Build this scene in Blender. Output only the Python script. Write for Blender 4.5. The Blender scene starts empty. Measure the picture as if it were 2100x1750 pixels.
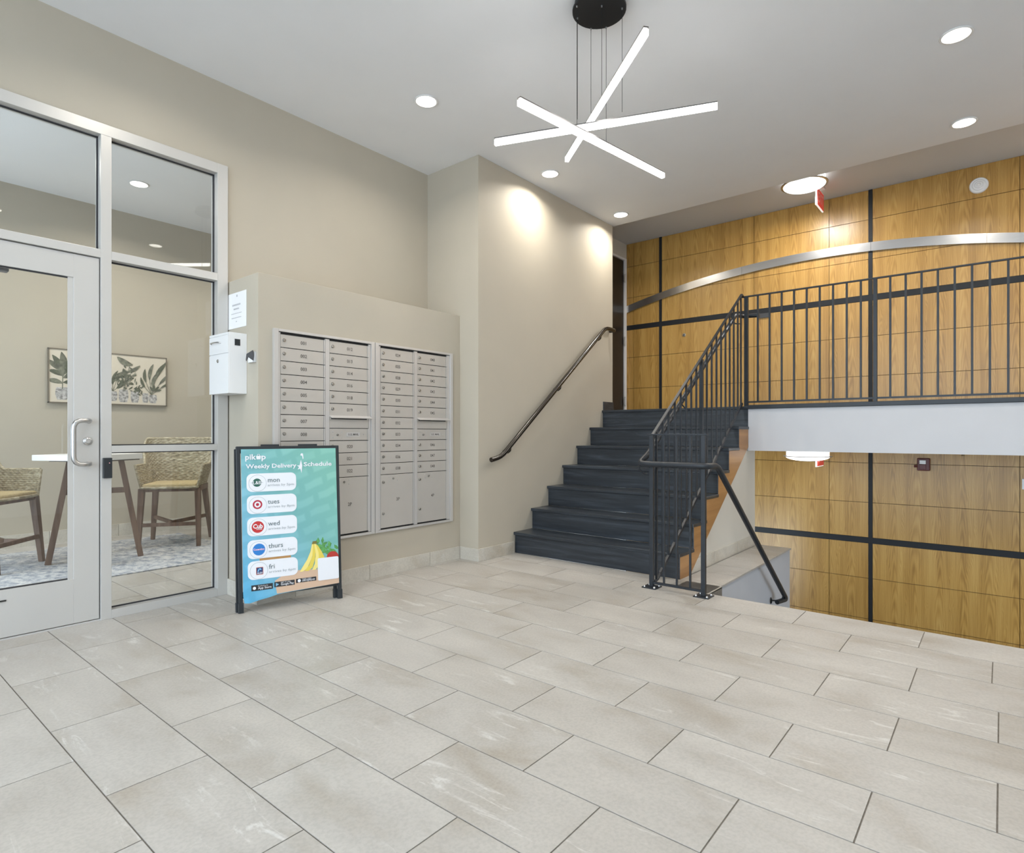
import bpy, bmesh, math, random
from mathutils import Vector, Matrix
random.seed(7)
S = 1.116                      # metres per layout unit (camera height)
C = bpy.context.scene.collection
scene = bpy.context.scene
PI = math.pi

# ------------------------------------------------------------------ camera
YAW = 0.6898
cam_d = bpy.data.cameras.new('camera'); cam = bpy.data.objects.new('camera', cam_d); C.objects.link(cam)
cam.location = (0, 0, S); cam.rotation_euler = (PI/2, 0, YAW - PI/2)
cam_d.sensor_fit = 'HORIZONTAL'; cam_d.sensor_width = 36.0
cam_d.lens = 1218.74/2100*36.0; cam_d.shift_y = 14.25/2100; cam_d.clip_start = 0.05
scene.camera = cam

# ------------------------------------------------------------------ world, view
world = bpy.data.worlds.new('World'); scene.world = world; world.use_nodes = True
wn = world.node_tree; bgn = wn.nodes['Background']
bgn.inputs['Color'].default_value = (0.73, 0.865, 1.0, 1); bgn.inputs['Strength'].default_value = 6.9
vs = scene.view_settings; vs.view_transform = 'Standard'; vs.look = 'None'; vs.exposure = 0.0; vs.gamma = 1.0; vs.use_curve_mapping = False
P_DOWN = 10.5      # watts of each recessed downlight
P_OFFICE = 15.0
E_BAR = 12.0
P_HALL = 30.0
P_LOW = 0.7

def portal(name, loc, rot, sx, sy):
    l = bpy.data.lights.new(name, 'AREA'); l.shape = 'RECTANGLE'; l.size = sx; l.size_y = sy
    l.cycles.is_portal = True
    o = bpy.data.objects.new(name, l); C.objects.link(o); o.location = loc; o.rotation_euler = rot
    return o
# sky portals for unseen openings: glass front behind, plus added office and stairwell ones
portal('sky_portal', (-2.36*S, 1.05*S, 1.525*S), (0, -PI/2, 0), 3.05*S, 4.5*S)

portal('sky_portal', (-.76*S, 5.25*S, 1.4*S), (0, -PI/2, 0), 2.6*S, 2.1*S)  # office opening, added out of view so daylight lifts the office ceiling
portal('sky_portal', (5.2*S, -1.66*S, -.57*S), (PI/2, 0, 0), 2.0*S, 1.34*S)
# ------------------------------------------------------------------ helpers
def lin(r, g, b):
    f = lambda c: (c/255/12.92) if c/255 <= .04045 else ((c/255+.055)/1.055)**2.4
    return (f(r), f(g), f(b), 1)
def P(x, y, z): return Vector((x*S, y*S, (z+1)*S))

WL = {}
class MB:
    """mesh builder; u='h' takes layout units (z=0 at eye height), u='m' metres"""
    def __init__(s, u='h'): s.v = []; s.f = []; s.u = u; s.sm = []
    def p(s, x, y, z): return P(x, y, z) if s.u == 'h' else Vector((x, y, z))
    def k(s): return S if s.u == 'h' else 1.0
    def add(s, vs, fs, smooth=False):
        n = len(s.v); s.v += [Vector(v) for v in vs]; s.f += [tuple(i+n for i in f) for f in fs]; s.sm += [smooth]*len(fs)
    def box(s, x0, x1, y0, y1, z0, z1):
        a = s.p(min(x0,x1), min(y0,y1), min(z0,z1)); b = s.p(max(x0,x1), max(y0,y1), max(z0,z1))
        v = [(a.x,a.y,a.z),(b.x,a.y,a.z),(b.x,b.y,a.z),(a.x,b.y,a.z),(a.x,a.y,b.z),(b.x,a.y,b.z),(b.x,b.y,b.z),(a.x,b.y,b.z)]
        s.add(v, [(0,3,2,1),(4,5,6,7),(0,1,5,4),(1,2,6,5),(2,3,7,6),(3,0,4,7)]); return s
    def beam(s, p, q, w, h, up=(0,0,1)):
        a = s.p(*p); b = s.p(*q); w *= s.k(); h *= s.k()
        d = (b-a).normalized(); up = Vector(up)
        r = d.cross(up)
        if r.length < 1e-4: r = d.cross(Vector((1,0,0)))
        r.normalize(); n = r.cross(d)
        vs = []
        for c in (a, b):
            for i, j in ((-1,-1),(1,-1),(1,1),(-1,1)): vs.append(c + r*i*w/2 + n*j*h/2)
        s.add(vs, [(0,1,2,3),(7,6,5,4),(0,4,5,1),(1,5,6,2),(2,6,7,3),(3,7,4,0)]); return s
    def taper(s, p, q, w0, w1):
        a = s.p(*p); b = s.p(*q); k = s.k(); vs = []
        for c, w in ((a, w0*k), (b, w1*k)):
            for i, j in ((-1,-1),(1,-1),(1,1),(-1,1)): vs.append(c + Vector((i*w/2, j*w/2, 0)))
        s.add(vs, [(0,1,2,3),(7,6,5,4),(0,4,5,1),(1,5,6,2),(2,6,7,3),(3,7,4,0)]); return s
    def tube(s, pts, r, seg=10, closed=False, caps=True):
        pts = [s.p(*p) for p in pts]; r *= s.k(); n = len(pts); rings = []
        prev = None
        for i, c in enumerate(pts):
            if closed: t = pts[(i+1)%n]-pts[i-1]
            else: t = pts[min(i+1,n-1)]-pts[max(i-1,0)]
            t.normalize()
            if prev is None:
                a = t.cross(Vector((0,0,1)))
                if a.length < 1e-3: a = t.cross(Vector((1,0,0)))
            else: a = prev - t*prev.dot(t)
            a.normalize(); prev = a; b = t.cross(a)
            rings.append([c + (a*math.cos(2*PI*j/seg)+b*math.sin(2*PI*j/seg))*r for j in range(seg)])
        vs = [v for R in rings for v in R]; fs = []
        m = n if closed else n-1
        for i in range(m):
            i2 = (i+1) % n
            for j in range(seg):
                fs.append((i*seg+j, i*seg+(j+1)%seg, i2*seg+(j+1)%seg, i2*seg+j))
        s.add(vs, fs, True)
        if caps and not closed:
            s.add(rings[0], [tuple(range(seg))]); s.add(rings[-1], [tuple(range(seg))[::-1]])
        return s
    def lathe(s, c, prof, axis=(0,0,1), seg=28):
        c = s.p(*c); ax = Vector(axis).normalized(); a = ax.cross(Vector((0,0,1)))
        if a.length < 1e-3: a = Vector((1,0,0))
        a.normalize(); b = ax.cross(a); k = s.k(); vs = []
        for (r, h) in prof:
            for j in range(seg): vs.append(c + ax*h*k + (a*math.cos(2*PI*j/seg)+b*math.sin(2*PI*j/seg))*r*k)
        fs = []
        for i in range(len(prof)-1):
            for j in range(seg): fs.append((i*seg+j, i*seg+(j+1)%seg, (i+1)*seg+(j+1)%seg, (i+1)*seg+j))
        s.add(vs, fs, True)
        s.add(vs[:seg], [tuple(range(seg))[::-1]]); s.add(vs[-seg:], [tuple(range(seg))])
        return s
    def prism(s, poly, o, ux, uy, th):
        """polygon poly (list of (a,b)) in plane o + a*ux + b*uy, thickened by th along normal (all layout vectors)"""
        k = s.k(); o = s.p(*o); ux = Vector(ux)*k; uy = Vector(uy)*k; n = ux.cross(uy).normalized()*th*k
        A = [o+ux*a+uy*b for a, b in poly]; B = [v+n for v in A]; m = len(poly)
        s.add(A+B, [tuple(range(m))[::-1], tuple(range(m, 2*m))]+[(i, (i+1)%m, m+(i+1)%m, m+i) for i in range(m)]); return s
    def build(s, name, mat=None, parent=None, bevel=0, label=None, cat=None, group=None, kind=None):
        lo = Vector((min(v.x for v in s.v), min(v.y for v in s.v), min(v.z for v in s.v)))
        hi = Vector((max(v.x for v in s.v), max(v.y for v in s.v), max(v.z for v in s.v)))
        c = (lo+hi)/2; c.z = lo.z
        me = bpy.data.meshes.new(name); me.from_pydata([v-c for v in s.v], [], s.f)
        me.polygons.foreach_set('use_smooth', s.sm); me.update()
        if mat: me.materials.append(mat)
        o = bpy.data.objects.new(name, me); C.objects.link(o)
        if parent: o.parent = parent; o.location = c - WL[parent.name]
        else: o.location = c
        WL[o.name] = c
        if bevel:
            b = o.modifiers.new('bevel', 'BEVEL'); b.width = bevel; b.segments = 2; b.limit_method = 'ANGLE'
        tag(o, label, cat, group, kind); return o
def tag(o, label=None, cat=None, group=None, kind=None):
    if label: o['label'] = label
    if cat: o['category'] = cat
    if group: o['group'] = group
    if kind: o['kind'] = kind
    return o
def empty(name, loc, label=None, cat=None, group=None, kind=None, m=False):
    o = bpy.data.objects.new(name, None); C.objects.link(o); o.empty_display_size = .05
    o.location = Vector(loc) if m else P(*loc); WL[o.name] = o.location.copy()
    return tag(o, label, cat, group, kind)
def copy_tree(o, parent=None):
    c = o.copy(); C.objects.link(c)
    if parent: c.parent = parent
    for ch in list(o.children): copy_tree(ch, c)
    return c

_font = {}
def text_mb(mb, s, o, ux, uy, size, th=.0012, bold=0.0, align='LEFT', width=None):
    """append filled text to builder; o baseline origin (layout units), ux/uy unit layout vectors, size = cap height*1.37"""
    key = (s, bold, align)
    if key not in _font:
        cu = bpy.data.curves.new('t', 'FONT'); cu.body = s; cu.size = 1; cu.offset = bold; cu.align_x = align; cu.resolution_u = 2
        ob = bpy.data.objects.new('t', cu); C.objects.link(ob)
        me = bpy.data.meshes.new_from_object(ob.evaluated_get(bpy.context.evaluated_depsgraph_get()))
        _font[key] = ([v.co.copy() for v in me.vertices], [tuple(p.vertices) for p in me.polygons])
        bpy.data.objects.remove(ob); bpy.data.meshes.remove(me)
    vs, fs = _font[key]
    if not vs: return
    sx = 1.0
    if width:
        w = max(v.x for v in vs)-min(v.x for v in vs); sx = width/(w*size)
    o = mb.p(*o); k = mb.k(); ux = Vector(ux)*k*size*sx; uy = Vector(uy)*k*size; n = ux.cross(uy).normalized()*th*k
    mb.add([o+ux*v.x+uy*v.y+n for v in vs], fs)

# ------------------------------------------------------------------ materials
def nt(name):
    m = bpy.data.materials.new(name); m.use_nodes = True; t = m.node_tree
    return m, t, t.nodes['Principled BSDF']
def N(t, typ, **kw):
    n = t.nodes.new(typ)
    for k, v in kw.items():
        if k in n.inputs: n.inputs[k].default_value = v
        else: setattr(n, k, v)
    return n
def L(t, a, b): t.links.new(a, b)
def ramp(t, fac, stops):
    r = N(t, 'ShaderNodeValToRGB'); e = r.color_ramp.elements
    e[0].position, e[0].color = stops[0]; e[1].position, e[1].color = stops[-1]
    for p, c in stops[1:-1]:
        q = e.new(p); q.color = c
    L(t, fac, r.inputs[0]); return r
def plain(name, col, rough=.5, metal=0, noise=0, nscale=8, bump=0, bscale=200, spec=.5, coat=0):
    m, t, b = nt(name); b.inputs['Base Color'].default_value = col; b.inputs['Roughness'].default_value = rough
    b.inputs['Metallic'].default_value = metal; b.inputs['Specular IOR Level'].default_value = spec
    b.inputs['Coat Weight'].default_value = coat
    g = N(t, 'ShaderNodeNewGeometry')
    if noise:
        n = N(t, 'ShaderNodeTexNoise', Scale=nscale, Detail=4.0); L(t, g.outputs['Position'], n.inputs['Vector'])
        d = tuple(c*(1-noise) for c in col[:3])+(1,); u = tuple(min(1, c*(1+noise)) for c in col[:3])+(1,)
        r = ramp(t, n.outputs['Fac'], [(.3, d), (.7, u)]); L(t, r.outputs[0], b.inputs['Base Color'])
    if bump:
        n = N(t, 'ShaderNodeTexNoise', Scale=bscale, Detail=2.0); L(t, g.outputs['Position'], n.inputs['Vector'])
        bp = N(t, 'ShaderNodeBump', Strength=bump, Distance=.001); L(t, n.outputs['Fac'], bp.inputs['Height']); L(t, bp.outputs[0], b.inputs['Normal'])
    return m
def emit(name, col, st):
    m, t, b = nt(name); b.inputs['Base Color'].default_value = (.8,.8,.8,1)
    b.inputs['Emission Color'].default_value = col; b.inputs['Emission Strength'].default_value = st; return m
M = {}
M['wall'] = plain('wall_paint', (.475, .43, .35, 1), .62, noise=.02, nscale=3, bump=.15, bscale=260, spec=.35)
M['fascia'] = plain('white_paint', (.65, .65, .67, 1), .6, noise=.02, nscale=3, bump=.1, spec=.35)
M['bounce'] = plain('white_bounce_paint', (.78, .78, .77, 1), .7)  # unseen back and right walls made white to bounce light into the room
M['wall_light'] = plain('pale_wall_paint', (.60, .57, .51, 1), .6, noise=.02, nscale=3, bump=.1, spec=.35)
M['grey_wall'] = plain('grey_wall_paint', (.48, .49, .52, 1), .6, noise=.03, nscale=3)
M['ceil'] = plain('ceiling_paint', (.80, .805, .82, 1), .8, noise=.015, nscale=2, spec=.2)
M['black'] = plain('black_band', (.014, .015, .017, 1), .5, spec=.3)
M['darkdoor'] = plain('dark_door', (.022, .016, .012, 1), .3, noise=.15, nscale=6)
M['frame'] = plain('satin_aluminium_paint', (.57, .555, .53, 1), .38, metal=.25, noise=.01, nscale=4)
M['gasket'] = plain('black_gasket', (.03, .03, .035, 1), .6)
M['steel'] = plain('brushed_steel', (.62, .61, .60, 1), .28, metal=1)
M['white'] = plain('white_enamel', (.80, .80, .80, 1), .35)
M['paper'] = plain('white_paper', (.82, .82, .82, 1), .8)
M['ink'] = plain('grey_ink', (.45, .45, .47, 1), .8)
M['railing'] = plain('dark_steel_paint', (.018, .022, .028, 1), .40, spec=.42, noise=.1, nscale=30)
M['bronze'] = plain('dark_bronze_pipe', (.022, .016, .011, 1), .22, metal=.3, spec=.7)
M['signblack'] = plain('black_plastic', (.018, .022, .026, 1), .4)
M['mailbox'] = plain('anodised_mailbox', (.52, .49, .45, 1), .42, metal=.35, noise=.02, nscale=8)
M['mailtrim'] = plain('anodised_trim', (.58, .56, .54, 1), .36, metal=.4)
M['dark'] = plain('dark_slot', (.01, .01, .01, 1), .7)
M['number'] = plain('engraved_number', (.10, .09, .08, 1), .6)
M['lock'] = plain('lock_metal', (.35, .33, .30, 1), .3, metal=1)
M['wood_leg'] = None
M['grout'] = plain('floor_grout', (.17, .15, .125, 1), .9, noise=.2, nscale=60)
M['red'] = plain('fire_alarm_red', (.10, .013, .010, 1), .4)
M['lens'] = plain('clear_strobe_lens', (.6, .6, .58, 1), .15)
M['exitred'] = emit('exit_sign_red', (1, .12, .08, 1), .2); M['exitred'].node_tree.nodes['Principled BSDF'].inputs['Base Color'].default_value = (.65, .05, .04, 1)
M['exitwhite'] = emit('exit_sign_edge', (1, .97, .92, 1), .6)
M['bar_metal'] = plain('dark_aluminium', (.16, .155, .15, 1), .35, metal=.8)
M['down'] = emit('downlight_lens', (1, .96, .88, 1), 6.0)
M['bar'] = emit('led_diffuser', (1, .98, .95, 1), E_BAR)
M['bowl'] = emit('opal_glass', (1, .98, .95, 1), 2.4)
M['outside'] = plain('outside_pavement', (.5, .5, .49, 1), .9, noise=.1)

def glass_mat():
    m = bpy.data.materials.new('window_glass'); m.use_nodes = True; t = m.node_tree; t.nodes.clear()
    o = N(t, 'ShaderNodeOutputMaterial'); mx = N(t, 'ShaderNodeMixShader'); tr = N(t, 'ShaderNodeBsdfTransparent'); gl = N(t, 'ShaderNodeBsdfGlossy', Roughness=0.0)
    tr.inputs['Color'].default_value = (.955, .965, .96, 1)
    fr = N(t, 'ShaderNodeFresnel', IOR=1.5); L(t, fr.outputs[0], mx.inputs[0]); L(t, tr.outputs[0], mx.inputs[1]); L(t, gl.outputs[0], mx.inputs[2]); L(t, mx.outputs[0], o.inputs[0])
    return m
M['glass'] = glass_mat()

def tile_mat(name, base=(.43, .405, .372), k=1.0):
    m, t, b = nt(name)
    g = N(t, 'ShaderNodeNewGeometry'); oi = N(t, 'ShaderNodeObjectInfo')
    off = N(t, 'ShaderNodeVectorMath', operation='MULTIPLY_ADD'); cmb = N(t, 'ShaderNodeCombineXYZ')
    for i in range(3): L(t, oi.outputs['Random'], cmb.inputs[i])
    L(t, cmb.outputs[0], off.inputs[0]); off.inputs[1].default_value = (37, 23, 11); L(t, g.outputs['Position'], off.inputs[2])
    # cloudy tone, stretched along the long side of the tile
    mp = N(t, 'ShaderNodeMapping'); mp.inputs['Scale'].default_value = (3.2, 1.5, 3); L(t, off.outputs[0], mp.inputs[0])
    n1 = N(t, 'ShaderNodeTexNoise', Scale=1.3, Detail=6.0, Roughness=.6, Distortion=.4); L(t, mp.outputs[0], n1.inputs['Vector'])
    c = lambda f, w=0: (base[0]*f+w, base[1]*f+w*.98, base[2]*f+w*.95, 1)
    r1 = ramp(t, n1.outputs['Fac'], [(.28, (base[0]*.84, base[1]*.80, base[2]*.74, 1)), (.48, c(1.0)), (.68, c(1.12))])
    # pale chalky streaks
    mp2 = N(t, 'ShaderNodeMapping'); mp2.inputs['Scale'].default_value = (14, 2.6, 8); L(t, off.outputs[0], mp2.inputs[0])
    n2 = N(t, 'ShaderNodeTexNoise', Scale=1.0, Detail=7.0, Roughness=.7, Distortion=1.2); L(t, mp2.outputs[0], n2.inputs['Vector'])
    n3 = N(t, 'ShaderNodeTexNoise', Scale=2.4, Detail=2.0); L(t, off.outputs[0], n3.inputs['Vector'])
    s2 = ramp(t, n2.outputs['Fac'], [(.55, (0,0,0,1)), (.64, (1,1,1,1))]); s3 = ramp(t, n3.outputs['Fac'], [(.5, (0,0,0,1)), (.62, (1,1,1,1))])
    mu = N(t, 'ShaderNodeMath', operation='MULTIPLY'); L(t, s2.outputs[0], mu.inputs[0]); L(t, s3.outputs[0], mu.inputs[1])
    mu2 = N(t, 'ShaderNodeMath', operation='MULTIPLY'); L(t, mu.outputs[0], mu2.inputs[0]); mu2.inputs[1].default_value = .6
    mx = N(t, 'ShaderNodeMixRGB'); L(t, mu2.outputs[0], mx.inputs[0]); L(t, r1.outputs[0], mx.inputs[1]); mx.inputs[2].default_value = (.66, .65, .62, 1)
    # fine speckle
    n4 = N(t, 'ShaderNodeTexNoise', Scale=90.0, Detail=3.0); L(t, off.outputs[0], n4.inputs['Vector'])
    r4 = ramp(t, n4.outputs['Fac'], [(.35, (.93,.93,.93,1)), (.6, (1.03,1.03,1.03,1))])
    m2 = N(t, 'ShaderNodeMixRGB', blend_type='MULTIPLY'); m2.inputs[0].default_value = 1; L(t, mx.outputs[0], m2.inputs[1]); L(t, r4.outputs[0], m2.inputs[2])
    # per-tile value
    rr = ramp(t, oi.outputs['Random'], [(0, (.955,.945,.93,1)), (.5, (1,1,1,1)), (1, (1.02,1.025,1.03,1))])
    m3 = N(t, 'ShaderNodeMixRGB', blend_type='MULTIPLY'); m3.inputs[0].default_value = 1; L(t, m2.outputs[0], m3.inputs[1]); L(t, rr.outputs[0], m3.inputs[2])
    L(t, m3.outputs[0], b.inputs['Base Color'])
    b.inputs['Roughness'].default_value = .42; b.inputs['Specular IOR Level'].default_value = .4
    rg = ramp(t, n1.outputs['Fac'], [(.3, (.36,.36,.36,1)), (.7, (.5,.5,.5,1))]); L(t, rg.outputs[0], b.inputs['Roughness'])
    bp = N(t, 'ShaderNodeBump', Strength=.12, Distance=.002); L(t, n2.outputs['Fac'], bp.inputs['Height']); L(t, bp.outputs[0], b.inputs['Normal'])
    return m
M['tile'] = tile_mat('porcelain_tile')
M['basetile'] = tile_mat('base_tile', (.56, .53, .47))

def veneer_mat(name, dark, mid, light):
    """oak veneer on a wall facing -X: vertical straight grain with cathedral figures, repeated leaf by leaf"""
    m, t, b = nt(name)
    g = N(t, 'ShaderNodeNewGeometry'); oi = N(t, 'ShaderNodeObjectInfo'); sp = N(t, 'ShaderNodeSeparateXYZ'); L(t, g.outputs['Position'], sp.inputs[0])
    def mth(op, a, bb=None):
        n = N(t, 'ShaderNodeMath', operation=op)
        for i, q in enumerate((a, bb)):
            if q is None: continue
            if isinstance(q, (int, float)): n.inputs[i].default_value = q
            else: L(t, q, n.inputs[i])
        return n.outputs[0]
    leaf = mth('DIVIDE', sp.outputs['Y'], .19)                      # veneer leaves 19 cm wide
    fr = mth('PINGPONG', leaf, 1.0)
    ycell = mth('MULTIPLY', mth('SUBTRACT', fr, .5), .19)
    # elongated ring distance -> cathedral arches
    nz = N(t, 'ShaderNodeTexNoise', Scale=1.0, Detail=3.0); mpz = N(t, 'ShaderNodeMapping'); mpz.inputs['Scale'].default_value = (1, 9, 1.3); L(t, g.outputs['Position'], mpz.inputs[0]); L(t, mpz.outputs[0], nz.inputs['Vector'])
    wob = mth('MULTIPLY', mth('SUBTRACT', nz.outputs['Fac'], .5), .11)
    yy = mth('ADD', ycell, wob)
    zz = mth('ADD', sp.outputs['Z'], mth('MULTIPLY', oi.outputs['Random'], 0.0))
    r2 = mth('ADD', mth('POWER', mth('MULTIPLY', yy, 17.0), 2.0), mth('MULTIPLY', zz, 1.25))
    wv = mth('SINE', mth('MULTIPLY', r2, 26.0))
    # fibre noise
    mp = N(t, 'ShaderNodeMapping'); mp.inputs['Scale'].default_value = (1, 130, 2.2); L(t, g.outputs['Position'], mp.inputs[0])
    nf = N(t, 'ShaderNodeTexNoise', Scale=1.0, Detail=4.0, Roughness=.6); L(t, mp.outputs[0], nf.inputs['Vector'])
    mp2 = N(t, 'ShaderNodeMapping'); mp2.inputs['Scale'].default_value = (1, 12, .7); L(t, g.outputs['Position'], mp2.inputs[0])
    nb = N(t, 'ShaderNodeTexNoise', Scale=1.0, Detail=2.0); L(t, mp2.outputs[0], nb.inputs['Vector'])
    v = mth('ADD', mth('MULTIPLY', wv, .075), mth('MULTIPLY', nf.outputs['Fac'], .5))
    v = mth('ADD', v, mth('MULTIPLY', nb.outputs['Fac'], .5))
    r = ramp(t, v, [(.30, dark), (.52, mid), (.72, light)]); 
    rr = ramp(t, oi.outputs['Random'], [(0, (.95,.94,.93,1)), (1, (1.04,1.04,1.04,1))])
    m3 = N(t, 'ShaderNodeMixRGB', blend_type='MULTIPLY'); m3.inputs[0].default_value = 1; L(t, r.outputs[0], m3.inputs[1]); L(t, rr.outputs[0], m3.inputs[2])
    L(t, m3.outputs[0], b.inputs['Base Color']); b.inputs['Roughness'].default_value = .32; b.inputs['Specular IOR Level'].default_value = .55
    return m
M['oak'] = veneer_mat('oak_veneer', (.29, .150, .034, 1), (.46, .262, .066, 1), (.56, .35, .11, 1))
M['seam'] = plain('panel_joint', (.07, .032, .010, 1), .7)

def plank_mat(name, dark, light, axis=2, sc=30, rough=.5):
    m, t, b = nt(name); tc = N(t, 'ShaderNodeTexCoord'); mp = N(t, 'ShaderNodeMapping')
    s = [sc, sc, sc]; s[axis] = sc/14; mp.inputs['Scale'].default_value = s; L(t, tc.outputs['Object'], mp.inputs[0])
    n = N(t, 'ShaderNodeTexNoise', Scale=1.0, Detail=5.0, Distortion=.5); L(t, mp.outputs[0], n.inputs['Vector'])
    r = ramp(t, n.outputs['Fac'], [(.3, dark), (.7, light)]); L(t, r.outputs[0], b.inputs['Base Color']); b.inputs['Roughness'].default_value = rough; return m
M['stringer'] = plank_mat('stained_stringer', (.30, .145, .050, 1), (.46, .245, .095, 1), 0, 14, .4)
M['wood_leg'] = plank_mat('brown_acacia', (.10, .055, .035, 1), (.20, .12, .08, 1), 2, 30, .5)

def rubber_mat():
    m, t, b = nt('dark_rubber_tread'); g = N(t, 'ShaderNodeNewGeometry'); mp = N(t, 'ShaderNodeMapping'); mp.inputs['Scale'].default_value = (5, 1.2, 22); L(t, g.outputs['Position'], mp.inputs[0])
    n = N(t, 'ShaderNodeTexNoise', Scale=1.2, Detail=6.0, Roughness=.65, Distortion=.8); L(t, mp.outputs[0], n.inputs['Vector'])
    r = ramp(t, n.outputs['Fac'], [(.3, (.014, .017, .022, 1)), (.52, (.026, .032, .040, 1)), (.68, (.050, .060, .074, 1)), (.86, (.13, .14, .155, 1))]); L(t, r.outputs[0], b.inputs['Base Color'])
    b.inputs['Roughness'].default_value = .33
    bp = N(t, 'ShaderNodeBump', Strength=.25, Distance=.004); L(t, n.outputs['Fac'], bp.inputs['Height']); L(t, bp.outputs[0], b.inputs['Normal']); return m
M['rubber'] = rubber_mat()
def brushed(name, col):
    m, t, b = nt(name); g = N(t, 'ShaderNodeNewGeometry'); mp = N(t, 'ShaderNodeMapping'); mp.inputs['Scale'].default_value = (2, 2, 160); L(t, g.outputs['Position'], mp.inputs[0])
    n = N(t, 'ShaderNodeTexNoise', Scale=1.0, Detail=3.0); L(t, mp.outputs[0], n.inputs['Vector'])
    r = ramp(t, n.outputs['Fac'], [(.3, tuple(c*.9 for c in col)+(1,)), (.7, tuple(col)+(1,))]); L(t, r.outputs[0], b.inputs['Base Color'])
    b.inputs['Metallic'].default_value = 1.0; b.inputs['Roughness'].default_value = .25; return m
M['silver'] = brushed('brushed_silver_band', (.66, .65, .64))
def rug_mat():
    m, t, b = nt('faded_rug'); g = N(t, 'ShaderNodeNewGeometry')
    n = N(t, 'ShaderNodeTexNoise', Scale=11.0, Detail=8.0, Roughness=.8, Distortion=.4); mp = N(t, 'ShaderNodeMapping'); mp.inputs['Scale'].default_value = (1.5, 1.1, 1); mp.inputs['Rotation'].default_value = (0,0,.5); L(t, g.outputs['Position'], mp.inputs[0]); L(t, mp.outputs[0], n.inputs['Vector'])
    r = ramp(t, n.outputs['Fac'], [(.33, (.16, .18, .22, 1)), (.46, (.34, .36, .40, 1)), (.56, (.56, .56, .56, 1)), (.7, (.68, .66, .62, 1))]); L(t, r.outputs[0], b.inputs['Base Color']); b.inputs['Roughness'].default_value = .95
    bp = N(t, 'ShaderNodeBump', Strength=.6, Distance=.004); L(t, n.outputs['Fac'], bp.inputs['Height']); L(t, bp.outputs[0], b.inputs['Normal']); return m
M['rug'] = rug_mat()
def wicker_mat():
    m, t, b = nt('woven_wicker'); tc = N(t, 'ShaderNodeTexCoord'); mpw = N(t, 'ShaderNodeMapping'); mpw.inputs['Scale'].default_value = (30, 30, 75); L(t, tc.outputs['Object'], mpw.inputs[0]); n = N(t, 'ShaderNodeTexNoise', Scale=1.0, Detail=3.0); L(t, mpw.outputs[0], n.inputs['Vector'])
    r = ramp(t, n.outputs['Fac'], [(.28, (.20, .165, .11, 1)), (.5, (.38, .325, .215, 1)), (.72, (.56, .51, .39, 1))]); L(t, r.outputs[0], b.inputs['Base Color']); b.inputs['Roughness'].default_value = .65; return m
M['wicker'] = wicker_mat()
M['cushion'] = plain('straw_seat', (.50, .40, .22, 1), .85, noise=.12, nscale=60, bump=.4, bscale=300)

# =================================================================== SETTING
ZL = -2.236; ZC = 2.177; ZH = 2.28; YW = 3.735; YR = -1.6; XB = -2.3; XW = 6.417; XF = 3.64; ZLAND = .236
st = lambda mb, name, mat, **k: mb.build(name, mat, kind='structure', **k)

# floor slab (grout bed) : three rectangles sharing the same level
G = .0022
fl = MB(); fl.box(XB, 1.734, YR, YW, -1.25, -1-G); fl.box(1.734, 3.41, YR, 3.355, -1.25, -1-G); fl.box(3.41, XF, YR, 3.155, -1.25, -1-G); fl.box(XF, 3.862, 1.41, 3.155, -1.25, -1-G)
floor = st(fl, 'floor', M['grout'])
tag(floor, 'pale stone-look porcelain tile floor laid in running bond')
xs = [.55, .8235, 1.105, 1.378, 1.65, 1.92, 2.195, 2.479, 2.757, 3.055, 3.345, 3.64, 3.92]
while xs[0] > XB: xs.insert(0, xs[0]-.2765)
i0 = min(range(len(xs)), key=lambda i: abs(xs[i]-.55))
J = [-1.62+.2715*i for i in range(6)] + [.01, .28, .555, .83, 1.095, 1.36, 1.632, 1.905, 2.183, 2.457, 2.735, 3.01, 3.285, 3.56, 3.83]
k1 = 6  # index of .01 is the 'odd' joint
regs = [(XB, 1.734, YR, YW), (1.734, 3.41, YR, 3.355), (3.41, XF, YR, 3.155), (XF, 3.862, 1.41, 3.155)]
gp = .0021
def tile_pieces(x0, x1, y0, y1, regs, parent, mat, zt=-1.0, name='floor_tile'):
    mb = MB(); n = 0
    for r in regs:
        a, b, c, d = max(x0+gp, r[0]), min(x1-gp, r[1]), max(y0+gp, r[2]), min(y1-gp, r[3])
        if b-a > .01 and d-c > .01: mb.box(a, b, c, d, zt-.008, zt); n += 1
    if n: return mb.build(name, mat, parent)
for i in range(len(xs)-1):
    r = i - i0
    js = [J[k] for k in range(len(J)) if ((k-k1+1) % 2 == 0) == (r % 2 == 0)]
    sh = .022 if r >= 9 else 0
    js = [j+sh for j in js]; js = [js[0]-.543] + js + [js[-1]+.545]
    if r == 11: rg = [regs[3]]
    else: rg = regs[:3]
    for a, b in zip(js[:-1], js[1:]): tile_pieces(xs[i], xs[i+1], a, b, rg, floor, M['tile'])

# ledge beside the stairwell (grey side, tiled top)
led = MB(); led.box(XF, 5.54, 1.43, 1.705, ZL, -1.012)
ledge = st(led, 'trim_1', M['grey_wall']); tag(ledge, 'grey half wall with tiled ledge beside the stairwell')
x = XF
while x < 5.52:
    x2 = min(x+.285, 5.545); MB().box(x+.0016, x2-.0016, 1.42, 1.698, -1.012, -1.0).build('ledge_tile', M['tile'], ledge); x = x2
# edge strip of the stairwell opening
st(MB().box(XF-.004, XF+.004, YR, 1.412, -1.06, -1.0015), 'trim_2', M['tile'])
st(MB().box(XF-.02, XF+.003, YR, 1.42, ZL, -1.06), 'wall_stairwell', M['fascia'])

# lower hallway
st(MB().box(XF, 6.6, YR, 3.5, ZL-.1, ZL), 'floor', M['tile'])

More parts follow.
